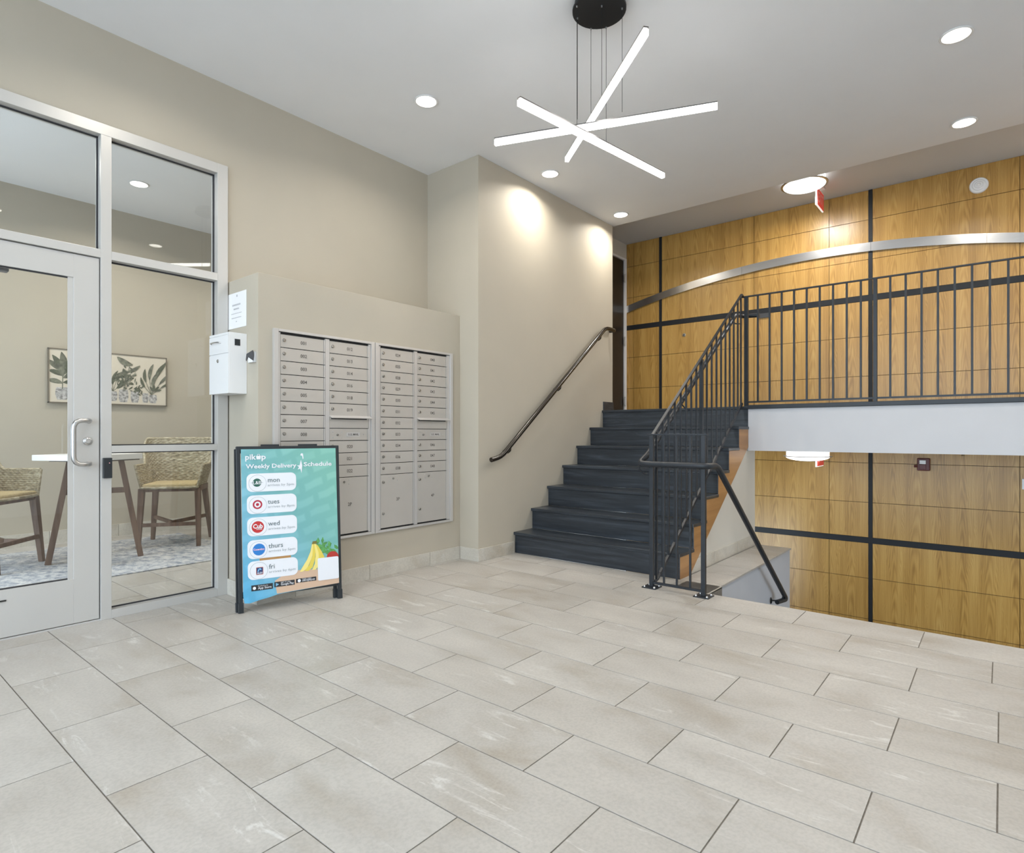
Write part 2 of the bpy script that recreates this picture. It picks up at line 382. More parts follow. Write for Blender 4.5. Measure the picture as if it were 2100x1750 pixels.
# left wall (storefront wall) with opening x .13..1.726, z -1..1.66
wl = MB(); y0, y1 = YW, 3.87
wl.box(XB, .13, y0, y1, -1, ZC); wl.box(.13, 1.73, y0, y1, 1.663, ZC); wl.box(1.73, 3.41, y0, y1, -1, ZC)
wall_left = st(wl, 'wall_left', M['wall'])
st(MB().box(1.734, 3.41, 3.355, 3.735, -1, .943), 'wall_mailboxes', M['wall'], bevel=.002)
# wall beside the stairs (with its return facing the room)
st(MB().box(3.41, 5.484, 3.155, 3.9, -1.25, ZC), 'wall_stairs', M['wall'], bevel=.002)
# hall side wall with door at the landing
wh = MB(); wh.box(5.484, 5.56, 3.50, 3.62, ZLAND, ZH); wh.box(5.56, 6.417, 3.5, 3.62, 2.085, ZH); wh.box(6.375, 6.417, 3.5, 3.62, ZLAND, 2.085); wh.box(5.484, 6.6, 3.62, 3.66, ZL, ZH)
st(wh, 'wall_hall', M['wall_light'])
# ceilings
st(MB().box(XB, 5.50, YR, 3.9, ZC, ZH+.08), 'ceiling', M['ceil'])
st(MB().box(5.50, 6.6, YR, 3.62, ZH, ZH+.08), 'ceiling', plain('hall_ceiling_grey', (.64, .645, .66, 1), .8, spec=.2))  # darker grey than the main ceiling, so the edge between them shows
# landing slab + fascia
slab = st(MB().box(5.28, 6.41, YR, 1.70, -.149, .212).box(5.297, 5.31, 1.70, 1.78, -.149, .212).box(5.31, 6.41, 1.70, 3.5, -.149, .212), 'floor_landing', M['fascia']); tag(slab, 'upper landing slab with white painted fascia')
MB().box(5.30, 6.41, YR, 3.5, .212, ZLAND).build('landing_covering', M['rubber'], slab)
e = MB(); e.box(5.262, 5.31, YR, 1.70, .211, .246); e.build('edge_trim', M['railing'], slab, bevel=.004)
# wall under the stairs
lowl = [(4.0427, -.9952), (5.2494, -.1379)]
sl = (lowl[1][1]-lowl[0][1])/(lowl[1][0]-lowl[0][0]); zlow = lambda x: lowl[0][1]+sl*(x-lowl[0][0])
wu = MB(); wu.prism([(3.90, -1.03), (3.99, -1.03), (5.28, zlow(5.28)+.03), (5.30, -.15), (5.51, -.15), (5.51, ZL), (3.90, ZL)], (0, 1.765, 0), (1, 0, 0), (0, 0, 1), .050)
wus = st(wu, 'wall_under_stairs', M['wall_light'])
for a, b in ((4.04, 4.50), (4.504, 5.02), (5.024, 5.508)):
    poly = [(a, -1.0), (b, -1.0), (b, -.905), (a+.13 if a < 4.1 else a, -.905)]
    MB().prism(poly, (0, 1.715, 0), (1, 0, 0), (0, 0, 1), .012).build('base_tile', M['basetile'], wus)
# back, right walls (outside the picture) with glazed openings, the right one added for daylight
wb = MB(); X0, X1 = XB-.12, XB
wb.box(X0, X1, YR, -1.2, -1, ZC); wb.box(X0, X1, 3.3, YW+.1, -1, ZC); wb.box(X0, X1, -1.2, 3.3, 2.05, ZC)
st(wb, 'wall_back', M['bounce'])
wf = MB()
for yy in (-1.2, -.1, 1.0, 2.15, 3.25): wf.box(X0+.03, X1-.02, yy, yy+.05, -1, 2.05)
wf.box(X0+.03, X1-.02, -1.2, 3.3, -1, -.92); wf.box(X0+.03, X1-.02, -1.2, 3.3, 1.99, 2.05); wf.box(X0+.03, X1-.02, -1.2, 3.3, .95, 1.0)
wfo = st(wf, 'window_2', M['frame'])
wr = MB(); Y0, Y1 = YR-.12, YR
wr.box(XB-.12, XF, Y0, Y1, -1, ZC)
wr.box(XF, 4.2, Y0, Y1, ZL, ZH); wr.box(6.2, 6.6, Y0, Y1, ZL, ZH); wr.box(4.2, 6.2, Y0, Y1, -.9, ZH); wr.box(3.6, 5.5, Y0, Y1, ZC-.02, ZH)
st(wr, 'wall_right', M['bounce'])
wf3 = MB()
for xx in (4.2, 5.17, 6.15): wf3.box(xx, xx+.05, Y0+.03, Y1-.02, ZL, -.9)
wf3.box(4.2, 6.2, Y0+.03, Y1-.02, -.95, -.9); wf3.box(4.2, 6.2, Y0+.03, Y1-.02, ZL, ZL+.06)
st(wf3, 'added_window', M['frame'])  # unseen glazing, added so daylight reaches the ledge and lower oak
st(MB().box(-14, XB-.12, -14, 12, -1.3, -1.15).box(XB-.12, 3, -14, YR-.12, -1.3, -1.15).box(3, 14, -14, YR-.12, -2.4, ZL-.01), 'ground', M['outside'])

# office behind the storefront
YO = 6.66
of = st(MB().box(-.7, 4.0, 3.87, YO, -1.2, -1-G), 'floor', M['grout']); tag(of, 'pale tile floor of the glazed office')
for i in range(i0-2, i0+9):
    r = i-i0; base = [3.56+.5435*q + (.27 if r % 2 else 0) for q in range(-1, 7)]
    for a, b in zip(base[:-1], base[1:]):
        if i < len(xs)-1: tile_pieces(xs[i], xs[i+1], a, b, [(-.7, 4.0, 3.87, YO)], of, M['tile'])
wo = st(MB().box(-.7, 4.1, YO, YO+.1, -1, ZC), 'wall_office', M['wall'])
xx = -.7
while xx < 3.4:
    MB().box(xx+.001, xx+.544, YO-.012, YO, -1, -.885).build('base_tile', M['basetile'], wo); xx += .546
st(MB().box(-.8, -.7, 3.87, 4.2, -1, ZC).box(-.8, -.7, 6.3, YO+.1, -1, ZC).box(-.8, -.7, 4.2, 6.3, 1.7, ZC).box(-.8, -.7, 4.2, 6.3, -1, -.9), 'wall_office', M['wall'])  # side opening is added and unseen, to let daylight into the office
st(MB().box(4.0, 4.1, 3.87, YO, -1, ZC), 'wall_office', M['wall'])
st(MB().box(-.8, 4.1, 3.87, YO+.1, ZC, ZC+.1), 'ceiling', M['ceil'])

# tiled baseboards
def baseboard(name, segs, z1=-.902):
    root = empty(name, segs[0][0:2]+(-1,), kind='structure')
    for s_ in segs:
        x0, y0_, x1_, y1_ = s_; MB().box(x0, x1_, y0_, y1_, -1.0, z1).build('base_tile', M['basetile'], root, bevel=.001)
t_ = .012
baseboard('baseboard_mailboxes', [(1.722, 3.343, 1.966, 3.355), (1.969, 3.343, 2.519, 3.355), (2.522, 3.343, 3.076, 3.355), (3.079, 3.343, 3.397, 3.355)])
baseboard('baseboard_return', [(1.722, 3.3555, 1.734, 3.735)])
baseboard('baseboard_column', [(3.398, 3.146, 3.41, 3.342)])
baseboard('baseboard_stairs', [(3.4, 3.143, 3.845, 3.155)])
# landing skirting
st(MB().box(5.29, 5.484, 3.143, 3.155, ZLAND, .325), 'baseboard_landing', M['rubber'])

# ------------------------------------------------------------------ oak panel wall
ow = st(MB().box(XW+.008, XW+.1, YR, 3.52, ZL, ZH), 'wall_panelled', M['seam']); tag(ow, 'wall clad in oak veneer panels with black reveal strips')
per = []
Ys = [3.5, 3.406, 3.076, 'b', 3.044, 2.007, 1.298, .966, 'b', .934, -.112, -.825, -1.148, 'b', -1.18, YR]
cols = []; i = 0
prev = Ys[0]
for y in Ys[1:]:
    if y == 'b': prev = None; continue
    if prev is not None: cols.append((y, prev))
    prev = y
zsU = [.236, .539, .911, 1.244, 'b', 1.298, 1.631, 2.003, ZH]
zsL = [ZL, -2.11, -1.738, -1.357, -1.028, 'b', -.975, -.647, -.276, -.149]
rows = []
for zs in (zsU, zsL):
    prev = zs[0]
    for z in zs[1:]:
        if z == 'b': prev = None; continue
        if prev is not None: rows.append((prev, z))
        prev = z
g2 = .0021
for (ya, yb) in cols:
    for (za, zb) in rows:
        MB().box(XW, XW+.008, ya+g2, yb-g2, za+g2, zb-g2).build('wood_panel', M['oak'], ow)
def black_strip(y0, y1, z0, z1): MB().box(XW-.003, XW+.008, y0, y1, z0, z1).build('black_strip', M['black'], ow)
for yc in (3.06, .95, -1.164):
    black_strip(yc-.0155, yc+.0155, 1.298, ZH); black_strip(yc-.0155, yc+.0155, ZLAND, 1.244)
    black_strip(yc-.0155, yc+.0155, -.975, -.149); black_strip(yc-.0155, yc+.0155, ZL, -1.028)
black_strip(YR, 3.5, 1.2445, 1.2975); black_strip(YR, 3.5, -1.0275, -.9755)
# brushed silver arc
root = empty('wall_arc', (XW-.02, 1.4, 1.5), 'brushed silver metal band arching across the upper oak panelling', 'wall decoration')
def arc_z(y):
    return 1.756 - .0605*(y-1.40)**2 if y > 1.4 else 1.756 - .0660*(y-1.40)**2
ends = [3.495, 2.126, .945, .099, -1.0, YR+.01]
for a, b in zip(ends[:-1], ends[1:]):
    n = 10; yy = [a+(b-.002*0-a)*q/n for q in range(n+1)]; yy[-1] += .002
    top = [(y, arc_z(y)+.041) for y in yy]; bot = [(y, arc_z(y)-.041) for y in yy][::-1]
    MB().prism(top+bot, (XW-.006, 0, 0), (0, 1, 0), (0, 0, 1), -.014).build('arc_segment', M['silver'], root)

# =================================================================== STOREFRONT
w1 = empty('window_1', (.9, YW, -1), kind='structure'); tag(w1, 'silver framed storefront glazing with transom and sidelight')
ya, yb = 3.712, 3.80
fr = MB()
fr.box(1.663, 1.726, ya, yb, -1, 1.66); fr.box(1.0506, 1.1003, ya, yb, -1, 1.60); fr.box(.13, .178, ya, yb, -1, 1.66)
fr.box(.178, 1.663, ya, yb, 1.60, 1.66); fr.box(.178, 1.0506, ya, yb, .9395, .984); fr.box(1.1003, 1.663, ya, yb, .9380, .984)
fr.box(1.1003, 1.663, ya, yb, -.1025, -.066); fr.box(1.1003, 1.663, ya, yb, -1, -.953)
fr.build('window_frame', M['frame'], w1, bevel=.0015)
gy = 3.762
gk = MB()
def gasket(x0, x1, z0, z1, w=.006, y=gy-.004):
    gk.box(x0, x1, y, y+.012, z0, z0+w); gk.box(x0, x1, y, y+.012, z1-w, z1); gk.box(x0, x0+w, y, y+.012, z0, z1); gk.box(x1-w, x1, y, y+.012, z0, z1)
lights = [(.178, 1.0506, .984, 1.60), (1.1003, 1.663, .984, 1.60), (1.1003, 1.663, -.066, .938), (1.1003, 1.663, -.953, -.1025)]
for l in lights: gasket(*l)
gk.build('gasket', M['gasket'], w1)
for (x0, x1, z0, z1) in lights:
    MB().box(x0+.003, x1-.003, gy, gy+.005, z0+.003, z1-.003).build('pane', M['glass'], w1)
# door leaf
d1 = empty('door_1', (.18, YW, -1), kind='structure'); tag(d1, 'silver framed glass storefront door')
y0, y1 = 3.722, 3.775
lf = MB(); lf.box(.9325, 1.0455, y0, y1, -.988, .934); lf.box(.184, .297, y0, y1, -.988, .934); lf.box(.297, .9325, y0, y1, .812, .934); lf.box(.297, .9325, y0, y1, -.988, -.757)
lf.build('door_frame', M['frame'], d1, bevel=.0012)
gk = MB(); gasket(.297, .9325, -.757, .812, .005, 3.732); gk.build('gasket', M['gasket'], d1)
sb = MB(); sb.box(.909, .9325, 3.727, 3.735, -.757, .812); sb.box(.297, .32, 3.727, 3.735, -.757, .812); sb.build('glazing_bead', M['frame'], d1)
MB().box(.30, .93, 3.742, 3.747, -.752, .808).build('pane', M['glass'], d1)
hd = MB(); r = .0125
pts = [(.9985, 3.722, .067), (.9985, 3.70, .067)]
for q in range(1, 7): a = q/6*PI/2; pts.append((.9985-.02*math.sin(a)*1-.0, 3.70-.02*(1-math.cos(a))*0-.03*math.sin(a), .067))
pts = [(.9985, 3.722, .067), (.995, 3.70, .0675), (.985, 3.682, .068), (.965, 3.670, .068), (.943, 3.666, .0655), (.928, 3.665, .056), (.9195, 3.665, .040), (.9175, 3.665, .02)]
low = [(x_, y_, -.093-z_) for x_, y_, z_ in pts[::-1]]
hd.tube(pts+low, r, 12); hd.lathe((.9985, 3.722, .067), [(.0145, 0), (.0145, .003), (.0125, .004)], (0, -1, 0), 16); hd.lathe((.9985, 3.722, -.160), [(.0145, 0), (.0145, .003), (.0125, .004)], (0, -1, 0), 16)
hd.build('door_handle', M['steel'], d1)
lk = MB(); lk.lathe((.9934, 3.722, -.0406), [(.0215, 0), (.0215, .006), (.016, .008), (.011, .010), (.011, .012)], (0, -1, 0), 20); lk.box(.9915, .9953, 3.706, 3.712, -.048, -.033)
lk.build('door_lock', M['steel'], d1)
MB().box(.30, .684, 3.785, 3.835, .80, .845).build('door_closer', plain('closer_grey', (.16, .16, .17, 1), .4), d1, bevel=.004)
MB().box(.56, .661, 3.716, 3.722, -.812, -.806).build('door_stop_slot', M['dark'], d1)
st(MB().box(.13, 1.726, 3.722, 3.79, -1, -.992), 'trim_3', M['frame'])

o = MB(); o.box(1.0575, 1.0985, 3.693, 3.712, -.240, -.131)
ob = o.build('card_reader', M['signblack'], None, bevel=.003, label='small black card reader on the mullion beside the glass door', cat='card reader')
MB().box(1.083, 1.0865, 3.6915, 3.693, -.160, -.157).build('indicator_light', emit('red_led', (1, .05, .05, 1), 1.0), ob)

# dark door at the upper hall
d2 = empty('door_2', (6.37, 3.5, ZLAND), kind='structure'); tag(d2, 'dark brown hall door in a white frame')
MB().box(5.575, 6.352, 3.505, 3.545, ZLAND+.01, 2.070).build('door_leaf', M['darkdoor'], d2, bevel=.002)
fr = MB(); fr.box(6.357, 6.40, 3.488, 3.56, ZLAND, 2.10); fr.box(5.545, 5.572, 3.488, 3.56, ZLAND, 2.10); fr.box(5.572, 6.357, 3.488, 3.56, 2.075, 2.10)
fr.build('door_casing', M['white'], d2, bevel=.002)
for z in (1.8587, 1.1088, .3871):
    h = MB(); h.box(6.335, 6.366, 3.484, 3.489, z-.05, z+.05); h.tube([(6.355, 3.483, z-.052), (6.355, 3.483, z+.052)], .0065, 8); h.build('hinge', M['steel'], d2)

# =================================================================== STAIRS
stairs = empty('staircase', (3.862, 2.4, -1), 'dark rubber covered stair flight with wooden side stringer rising to the landing', 'staircase')
RX = [3.862+.2368*i for i in range(7)]; RZ = [-1+.17657*(i+1) for i in range(7)]
for i in range(7):
    m = MB(); zb = -1 if i == 0 else RZ[i-1]
    m.box(RX[i], RX[i]+.012, 1.70, 3.154, zb, RZ[i]-.014)
    x2 = RX[i+1]+.004 if i < 6 else 5.31
    m.box(RX[i]-.020, x2, 1.694, 3.154, RZ[i]-.024, RZ[i])
    m.build('step', M['rubber'], stairs, bevel=.004)
poly = [(3.866, -1.0)]
for i in range(6):
    poly += [(RX[i]+.004, (RZ[i-1] if i else -1)-.024*(i > 0)), (RX[i]+.004, RZ[i]-.024)]
poly += [(5.279, RZ[5]-.024), (5.279, zlow(5.279)), (4.0360, -1.0)]
q = [poly[0]]
for p_ in poly[1:]:
    if (p_[0]-q[-1][0])**2+(p_[1]-q[-1][1])**2 > 1e-8: q.append(p_)
MB().prism(q, (0, 1.715, 0), (1, 0, 0), (0, 0, 1), .016).build('stringer', M['stringer'], stairs)
# lower flight (hidden from this viewpoint)
lst = empty('staircase', (3.7, 0, ZL), 'lower stair flight going down beside the tiled floor edge', 'staircase')
for i in range(6):
    MB().box(XF+.022+.2368*i, XF+.02+.2368*(i+1)+.01, YR+.005, 1.42, -1-.17657*(i+1)-.03, -1-.17657*(i+1)).box(XF+.02+.2368*(i+1)-.01, XF+.02+.2368*(i+1), YR+.005, 1.42, -1-.17657*(i+2), -1-.17657*(i+1)-.03).build('step', M['rubber'], lst)

# ------------------------------------------------------------------ stair railing
rl = empty('stair_railing', (3.57, 1.6, -1), 'dark steel stair railing with square balusters beside the flight', 'railing')
yi = 1.750; zt = lambda x: .001+.7203*(x-3.585); zb_ = lambda x: -.94+.7402*(x-3.648)
def post(x, y, z0, z1, w=.026, name='post', parent=rl, foot=False):
    o_ = MB().box(x-w/2, x+w/2, y-w/2, y+w/2, z0, z1).build(name, M['railing'], parent, bevel=.002)
    if foot:
        f_ = MB(); f_.box(x-.048, x+.048, y-.048, y+.048, -1, -.994)
        f_.build('foot_plate', M['railing'], o_)
        for sx in (-1, 1):
            for sy in (-1, 1): MB().lathe((x+sx*.034, y+sy*.034, -.994), [(.008, 0), (.008, .006), (.004, .010)], (0, 0, 1), 8).build('bolt', M['steel'], o_)
    return o_
post(3.557, 1.757, -.994, -.012, foot=True); post(3.557, 1.412, -.994, -.012, foot=True)
for y in (1.672, 1.585, 1.497): MB().box(3.5515, 3.5625, y-.0058, y+.0058, -.965, -.012).build('baluster', M['railing'], rl)
MB().box(3.543, 3.571, 1.387, 1.785, -.012, -.002).build('top_rail', M['railing'], rl, bevel=.0015)
MB().box(3.549, 3.565, 1.412, 1.757, -.975, -.961).build('bottom_rail', M['railing'], rl)
tr = MB(); tr.beam((3.56, yi, zt(3.575)), (5.262, yi, zt(5.262)), .020, .010); tr.beam((5.255, yi, zt(5.262)), (5.31, yi, 1.192), .020, .010)
tr.build('top_rail', M['railing'], rl)
br = MB(); br.beam((3.665, yi, zb_(3.665)), (5.27, yi, zb_(5.27)), .016, .020); br.tube([(3.57, yi, -.962), (3.60, yi, -.964), (3.63, yi, -.956), (3.668, yi, zb_(3.668))], .010, 8)
br.build('bottom_rail', M['railing'], rl)
for x in (3.61, 3.70, 3.793, 3.892, 3.992, 4.085, 4.175, 4.269): MB().box(x-.006, x+.006, yi-.006, yi+.006, zb_(x), zt(x)).build('baluster', M['railing'], rl)
post(4.366, yi, zb_(4.36)-.30, zt(4.36))
for x in (4.472, 4.571, 4.672, 4.772, 4.871, 4.968, 5.066, 5.164, 5.243): MB().box(x-.006, x+.006, yi-.006, yi+.006, zb_(x), zt(x)).build('baluster', M['railing'], rl)

# landing guard
gr_ = empty('landing_railing', (5.30, .2, ZLAND), 'long black guard railing with slim balusters along the landing edge', 'railing')
xg = 5.30
post(xg, 1.722, .19, 1.187, .031, parent=gr_)
post(xg, .753, .236, 1.187, .027, parent=gr_); post(xg, -.228, .236, 1.187, .036, parent=gr_); post(xg, -1.208, .236, 1.187, .036, parent=gr_)
MB().box(xg-.010, xg+.010, YR, 1.74, 1.187, 1.199).build('top_rail', M['railing'], gr_, bevel=.0015)
MB().box(xg-.009, xg+.009, YR, 1.722, .266, .280).build('bottom_rail', M['railing'], gr_)
ybs = [1.722-.0969*i for i in range(1, 10)] + [.753-.0981*i for i in range(1, 10)] + [-.228-.098*i for i in range(1, 10)] + [-1.208-.098*i for i in range(1, 4)]
for y in ybs: MB().box(xg-.007, xg+.007, y-.007, y+.007, .28, 1.187).build('baluster', M['railing'], gr_)

# pipe handrails
def arc_pts(pts, n=5, r=.05):
    """round the interior corners of a polyline"""
    out = [Vector(pts[0])]
    for a, b, c in zip(pts[:-2], pts[1:-1], pts[2:]):
        a, b, c = Vector(a), Vector(b), Vector(c); d1_ = (a-b).normalized(); d2_ = (c-b).normalized(); rr = min(r, (a-b).length*.48, (c-b).length*.48)
        p0, p1 = b+d1_*rr, b+d2_*rr
        for q in range(n+1):
            t = q/n; out.append(p0*(1-t)**2+b*2*t*(1-t)+p1*t*t)
    out.append(Vector(pts[-1])); return [tuple(v) for v in out]
def bracket(mb, pr, pw, r=.0065):
    """from rail point pr to wall point pw"""
    pr = Vector(pr); pw = Vector(pw); n = (pw-pr); n.z = 0; n.normalize()
    mid = pr+Vector((0, 0, -.045)); 
    mb.tube([tuple(pr), tuple(pr+Vector((0,0,-.035))+n*.008), tuple(pr+Vector((0,0,-.05))+n*.03), tuple(Vector((pw.x, pw.y, pr.z-.052)))], r, 8)
    mb.lathe(tuple(Vector((pw.x, pw.y, pr.z-.052))), [(.026, 0), (.024, .006), (.012, .010)], tuple(-n), 14)
hr = empty('handrail', (4.4, 3.1, -.2), 'dark bronze pipe handrail mounted on the beige wall left of the stairs', 'handrail')
yh = 3.08
pp = arc_pts([(3.478, yh, -.207), (3.60, yh, -.185), (5.215, yh, 1.062), (5.40, yh, 1.062), (5.40, 3.14, 1.062)], 5, .06)
MB().tube(pp, .0195, 14).build('rail', M['bronze'], hr)
for x in (3.72, 4.43, 5.13):
    b = MB(); z = -.185+(x-3.60)*.7721-.015; bracket(b, (x, yh, z), (x, 3.154, z)); b.build('bracket', M['bronze'], hr)

h2 = empty('handrail', (3.5, 1.6, -.2), 'black pipe handrail wrapping the newel posts and running down into the stairwell', 'handrail')
zi = lambda x: -.135+.7115*(x-3.60)
pp = arc_pts([(5.46, 1.66, 1.050), (5.43, 1.80, 1.050), (5.29, 1.81, 1.045), (3.62, 1.812, -.135), (3.485, 1.812, -.195), (3.485, 1.70, -.195), (3.485, 1.36, -.197), (3.60, 1.345, -.197), (5.085, 1.345, -1.318), (5.085, 1.345, -1.335), (4.96, 1.375, -1.335)], 6, .045)
MB().tube(pp, .0185, 14).build('rail', M['railing'], h2)
b = MB(); b.tube([(3.50, 1.818, -.20), (3.51, 1.822, -.235), (3.535, 1.80, -.262), (3.55, 1.775, -.266)], .006, 8); b.build('bracket', M['railing'], h2)
b = MB(); bracket(b, (5.03, 1.345, -1.285), (4.985, 1.43, -1.285)); b.build('bracket', M['railing'], h2)
for x in (4.15, 5.20):
    b = MB(); z = zi(x) if x < 5.2 else 1.03; b.tube([(x, 1.81, z-.005), (x+.004, 1.812, z-.045), (x+.02, 1.79, z-.075), (x+.03, 1.755, z-.08)], .0055, 8); b.build('bracket', M['railing'], h2)

# =================================================================== MAILBOXES
def digits(door, txt, x, z, size=.030):
    m = MB(); text_mb(m, txt, (x, 3.3395, z), (1, 0, 0), (0, 0, 1), size, .0002, 0.008, 'CENTER'); m.build('number', M['number'], door)
RT = [.5985-.0807*i for i in range(12)]
def lock(parent, x, z, y=3.3405, r=.0085):
    m = MB(); m.lathe((x, y, z), [(r*1.25, 0), (r*1.25, .004), (r, .0075), (r*.9, .0085)], (0, -1, 0), 14); m.box(x-.0012, x+.0012, y-.0095, y-.008, z-.006, z+.006)
    m.build('lock', M['lock'], parent)
def door_(unit, x0, x1, z0, z1, name='mailbox_door'):
    d_ = MB(); d_.box(x0, x1-.013, 3.3405, 3.350, z0+.0022, z1-.0022); dd = d_.build(name, M['mailbox'], unit, bevel=.001)
    MB().box(x1-.0115, x1-.003, 3.338, 3.350, z0+.0022, z1-.0022).build('hinge_strip', M['mailtrim'], dd)
    return dd
def column(unit, x0, x1, numbers, parcel, mail=False):
    w = x1-x0; xc = x0+w*.50; r = 0
    for k_, nme in enumerate(numbers):
        if mail and k_ == 6:
            sl_ = MB(); sl_.box(x0, x1-.003, 3.3405, 3.350, RT[7]+.002, RT[6]-.002); so = sl_.build('outgoing_panel', M['mailbox'], unit)
            fl_ = MB(); fl_.prism([(0, 0), (-.030, -.012), (-.033, -.008), (0, .007)], (x0-.002, 3.340, RT[6]-.004), (0, 1, 0), (0, 0, 1), w+.010); fl_.build('slot_hood', M['mailtrim'], so)
            MB().box(x0+.012, x1-.016, 3.339, 3.342, RT[6]-.022, RT[6]-.010).build('mail_slot', M['dark'], so)
            dd = door_(unit, x0, x1, RT[8], RT[7], 'carrier_door')
            MB().box(x0+w*.42, x0+w*.76, 3.3385, 3.3405, RT[8]+.026, RT[8]+.054).build('label_plate', M['mailtrim'], dd)
            tx = MB(); text_mb(tx, 'U.S. MAIL', (x0+w*.59, 3.3383, RT[8]+.034), (1, 0, 0), (0, 0, 1), .019, .0002, .02, 'CENTER', w*.27); tx.build('lettering', M['number'], dd)
            lock(dd, x0+w*.19, RT[8]+.038, r=.006)
            rv = MB()
            for a_, b_ in ((.08, .02), (.30, .02), (.08, .058), (.30, .058), (.86, .04)): rv.lathe((x0+w*a_, 3.3405, RT[8]+b_), [(.0035, 0), (.002, .003)], (0, -1, 0), 8)
            rv.build('rivet', M['steel'], dd)
            r = 2
        i_ = k_+r
        dd = door_(unit, x0, x1, RT[i_+1], RT[i_])
        digits(dd, nme, xc, RT[i_+1]+.031); lock(dd, x0+.022, RT[i_+1]+.045)
    dd = door_(unit, x0, x1, -.664, RT[11], 'parcel_door')
    digits(dd, parcel, xc, -.48, .032); lock(dd, x0+.022, RT[11]-.052); lock(dd, x0+w*.36, RT[11]-.030, r=.006); lock(dd, x0+.022, RT[11]-.272)
    rv = MB()
    for a_, b_ in ((.24, .018), (.48, .018), (.24, .045), (.48, .045)): rv.lathe((x0+w*a_, 3.3405, RT[11]-b_), [(.0035, 0), (.002, .003)], (0, -1, 0), 8)
    rv.build('rivet', M['steel'], dd)
def unit(x0, x1, cols_, label):
    u = empty('mailbox_unit', ((x0+x1)/2, 3.35, -.69), label, 'mailboxes', 'recessed banks of grey mailboxes')
    t = MB(); y0_, y1_ = 3.334, 3.3555
    t.box(x0, x0+.030, y0_, y1_, -.690, .628); t.box(x1-.030, x1, y0_, y1_, -.690, .628); t.box(x0+.03, x1-.03, y0_, y1_, .612, .628); t.box(x0+.03, x1-.03, y0_, y1_, -.690, -.674)
    t.build('trim_frame', M['mailtrim'], u, bevel=.0015)
    xm0, xm1 = cols_[0][1], cols_[1][0]
    t = MB(); t.box(x0+.030, x1-.030, 3.350, 3.3553, -.674, .612); t.build('backing', M['dark'], u)
    t = MB(); t.box(x0+.033, cols_[0][0]-.002, 3.341, 3.351, -.671, .608); t.box(xm0, xm1-.002, 3.339, 3.351, -.671, .605); t.box(cols_[1][1], x1-.032, 3.341, 3.351, -.671, .608)
    t.build('stile', M['mailtrim'], u)
    return u
u1 = unit(1.822, 2.558, [(1.868, 2.172), (2.204, 2.510)], 'grey mailbox bank numbered 001 to 022 partly behind the poster stand')
column(u1, 1.868, 2.172, ['%03d' % n for n in range(1, 12)], '1P')
column(u1, 2.204, 2.510, ['012', '013', '014', '016', '018', '019', '020', '021', '022'], '2P', True)
u2 = unit(2.562, 3.312, [(2.612, 2.916), (2.948, 3.252)], 'grey mailbox bank numbered 024 to 048 nearer the stairs')
column(u2, 2.612, 2.916, ['024', '025', '028', '029', '030', '031', '032', '033', '034', '036', '038'], '3P')
column(u2, 2.948, 3.252, ['040', '041', '042', '043', '044', '045', '046', '047', '048'], '4P', True)

# =================================================================== DROP BOX, NOTICE, TRAY ON THE RETURN FACE (x = 1.734)
db = empty('drop_box', (1.68, 3.61, .236), 'white steel drop box with handle on the wall end above the poster stand', 'drop box')
b = MB(); b.box(1.626, 1.734, 3.487, 3.731, .236, .596); b.build('body', M['white'], db, bevel=.003)
b = MB(); b.box(1.6215, 1.626, 3.487, 3.731, .236, .470); bd = b.build('door', M['white'], db, bevel=.001)
lock(bd, 1.6235, .452, y=3.61) if False else None
b = MB(); b.lathe((1.6215, 3.617, .432), [(.010, 0), (.010, .003), (.007, .005)], (-1, 0, 0), 14); b.build('key_lock', M['lock'], bd)
b = MB(); b.box(1.6215, 1.626, 3.487, 3.731, .474, .577); fl_ = b.build('flap', M['white'], db, bevel=.001)
b = MB(); b.tube([(1.6215, 3.700, .538), (1.610, 3.690, .541), (1.606, 3.64, .543), (1.610, 3.59, .541), (1.6215, 3.580, .538)], .0035, 8); b.build('handle', M['steel'], fl_)
b = MB(); b.box(1.6225, 1.6255, 3.487, 3.731, .581, .594); b.build('lid', M['white'], db)
MB().box(1.660, 1.693, 3.4858, 3.4868, .520, .558).build('sticker', M['signblack'], db)
nt_ = MB(); nt_.box(1.731, 1.7335, 3.491, 3.730, .645, .862); no = nt_.build('notice_sheet', M['paper'], None, label='white printed notice taped above the white drop box', cat='notice')
tx = MB(); rnd_ = random.Random(5)
for z_, w_, h_ in ((.782, .105, .010), (.758, .070, .009), (.733, .140, .004), (.706, .125, .005), (.682, .014, .006)):
    k_ = 0
    while k_ < w_-.004:
        q_ = min(rnd_.uniform(.006, .016), w_-k_); tx.box(1.7303, 1.731, 3.612+w_/2-k_-q_+.003, 3.612+w_/2-k_, z_, z_+h_); k_ += q_
tx.box(1.7303, 1.731, 3.60, 3.612, .835, .848)
tx.build('printing', M['ink'], no)
tb = MB(); tb.box(1.722, 1.734, 3.372, 3.455, .418, .480); to = tb.build('card_holder', plain('clear_acrylic', (.55, .56, .57, 1), .1), None, bevel=.001, label='little clear card holder with cards beside the drop box', cat='card holder')
MB().box(1.714, 1.721, 3.380, 3.432, .419, .468).build('card', M['paper'], to)
MB().prism([(-.006, .012), (.052, .036), (.075, .014), (.078, .024), (.070, .056), (-.004, .072), (-.010, .05)], (1.7135, 3.382, .415), (0, 1, 0), (0, 0, 1), .003).build('leaflet', plain('dark_print', (.04, .04, .045, 1), .4), to)

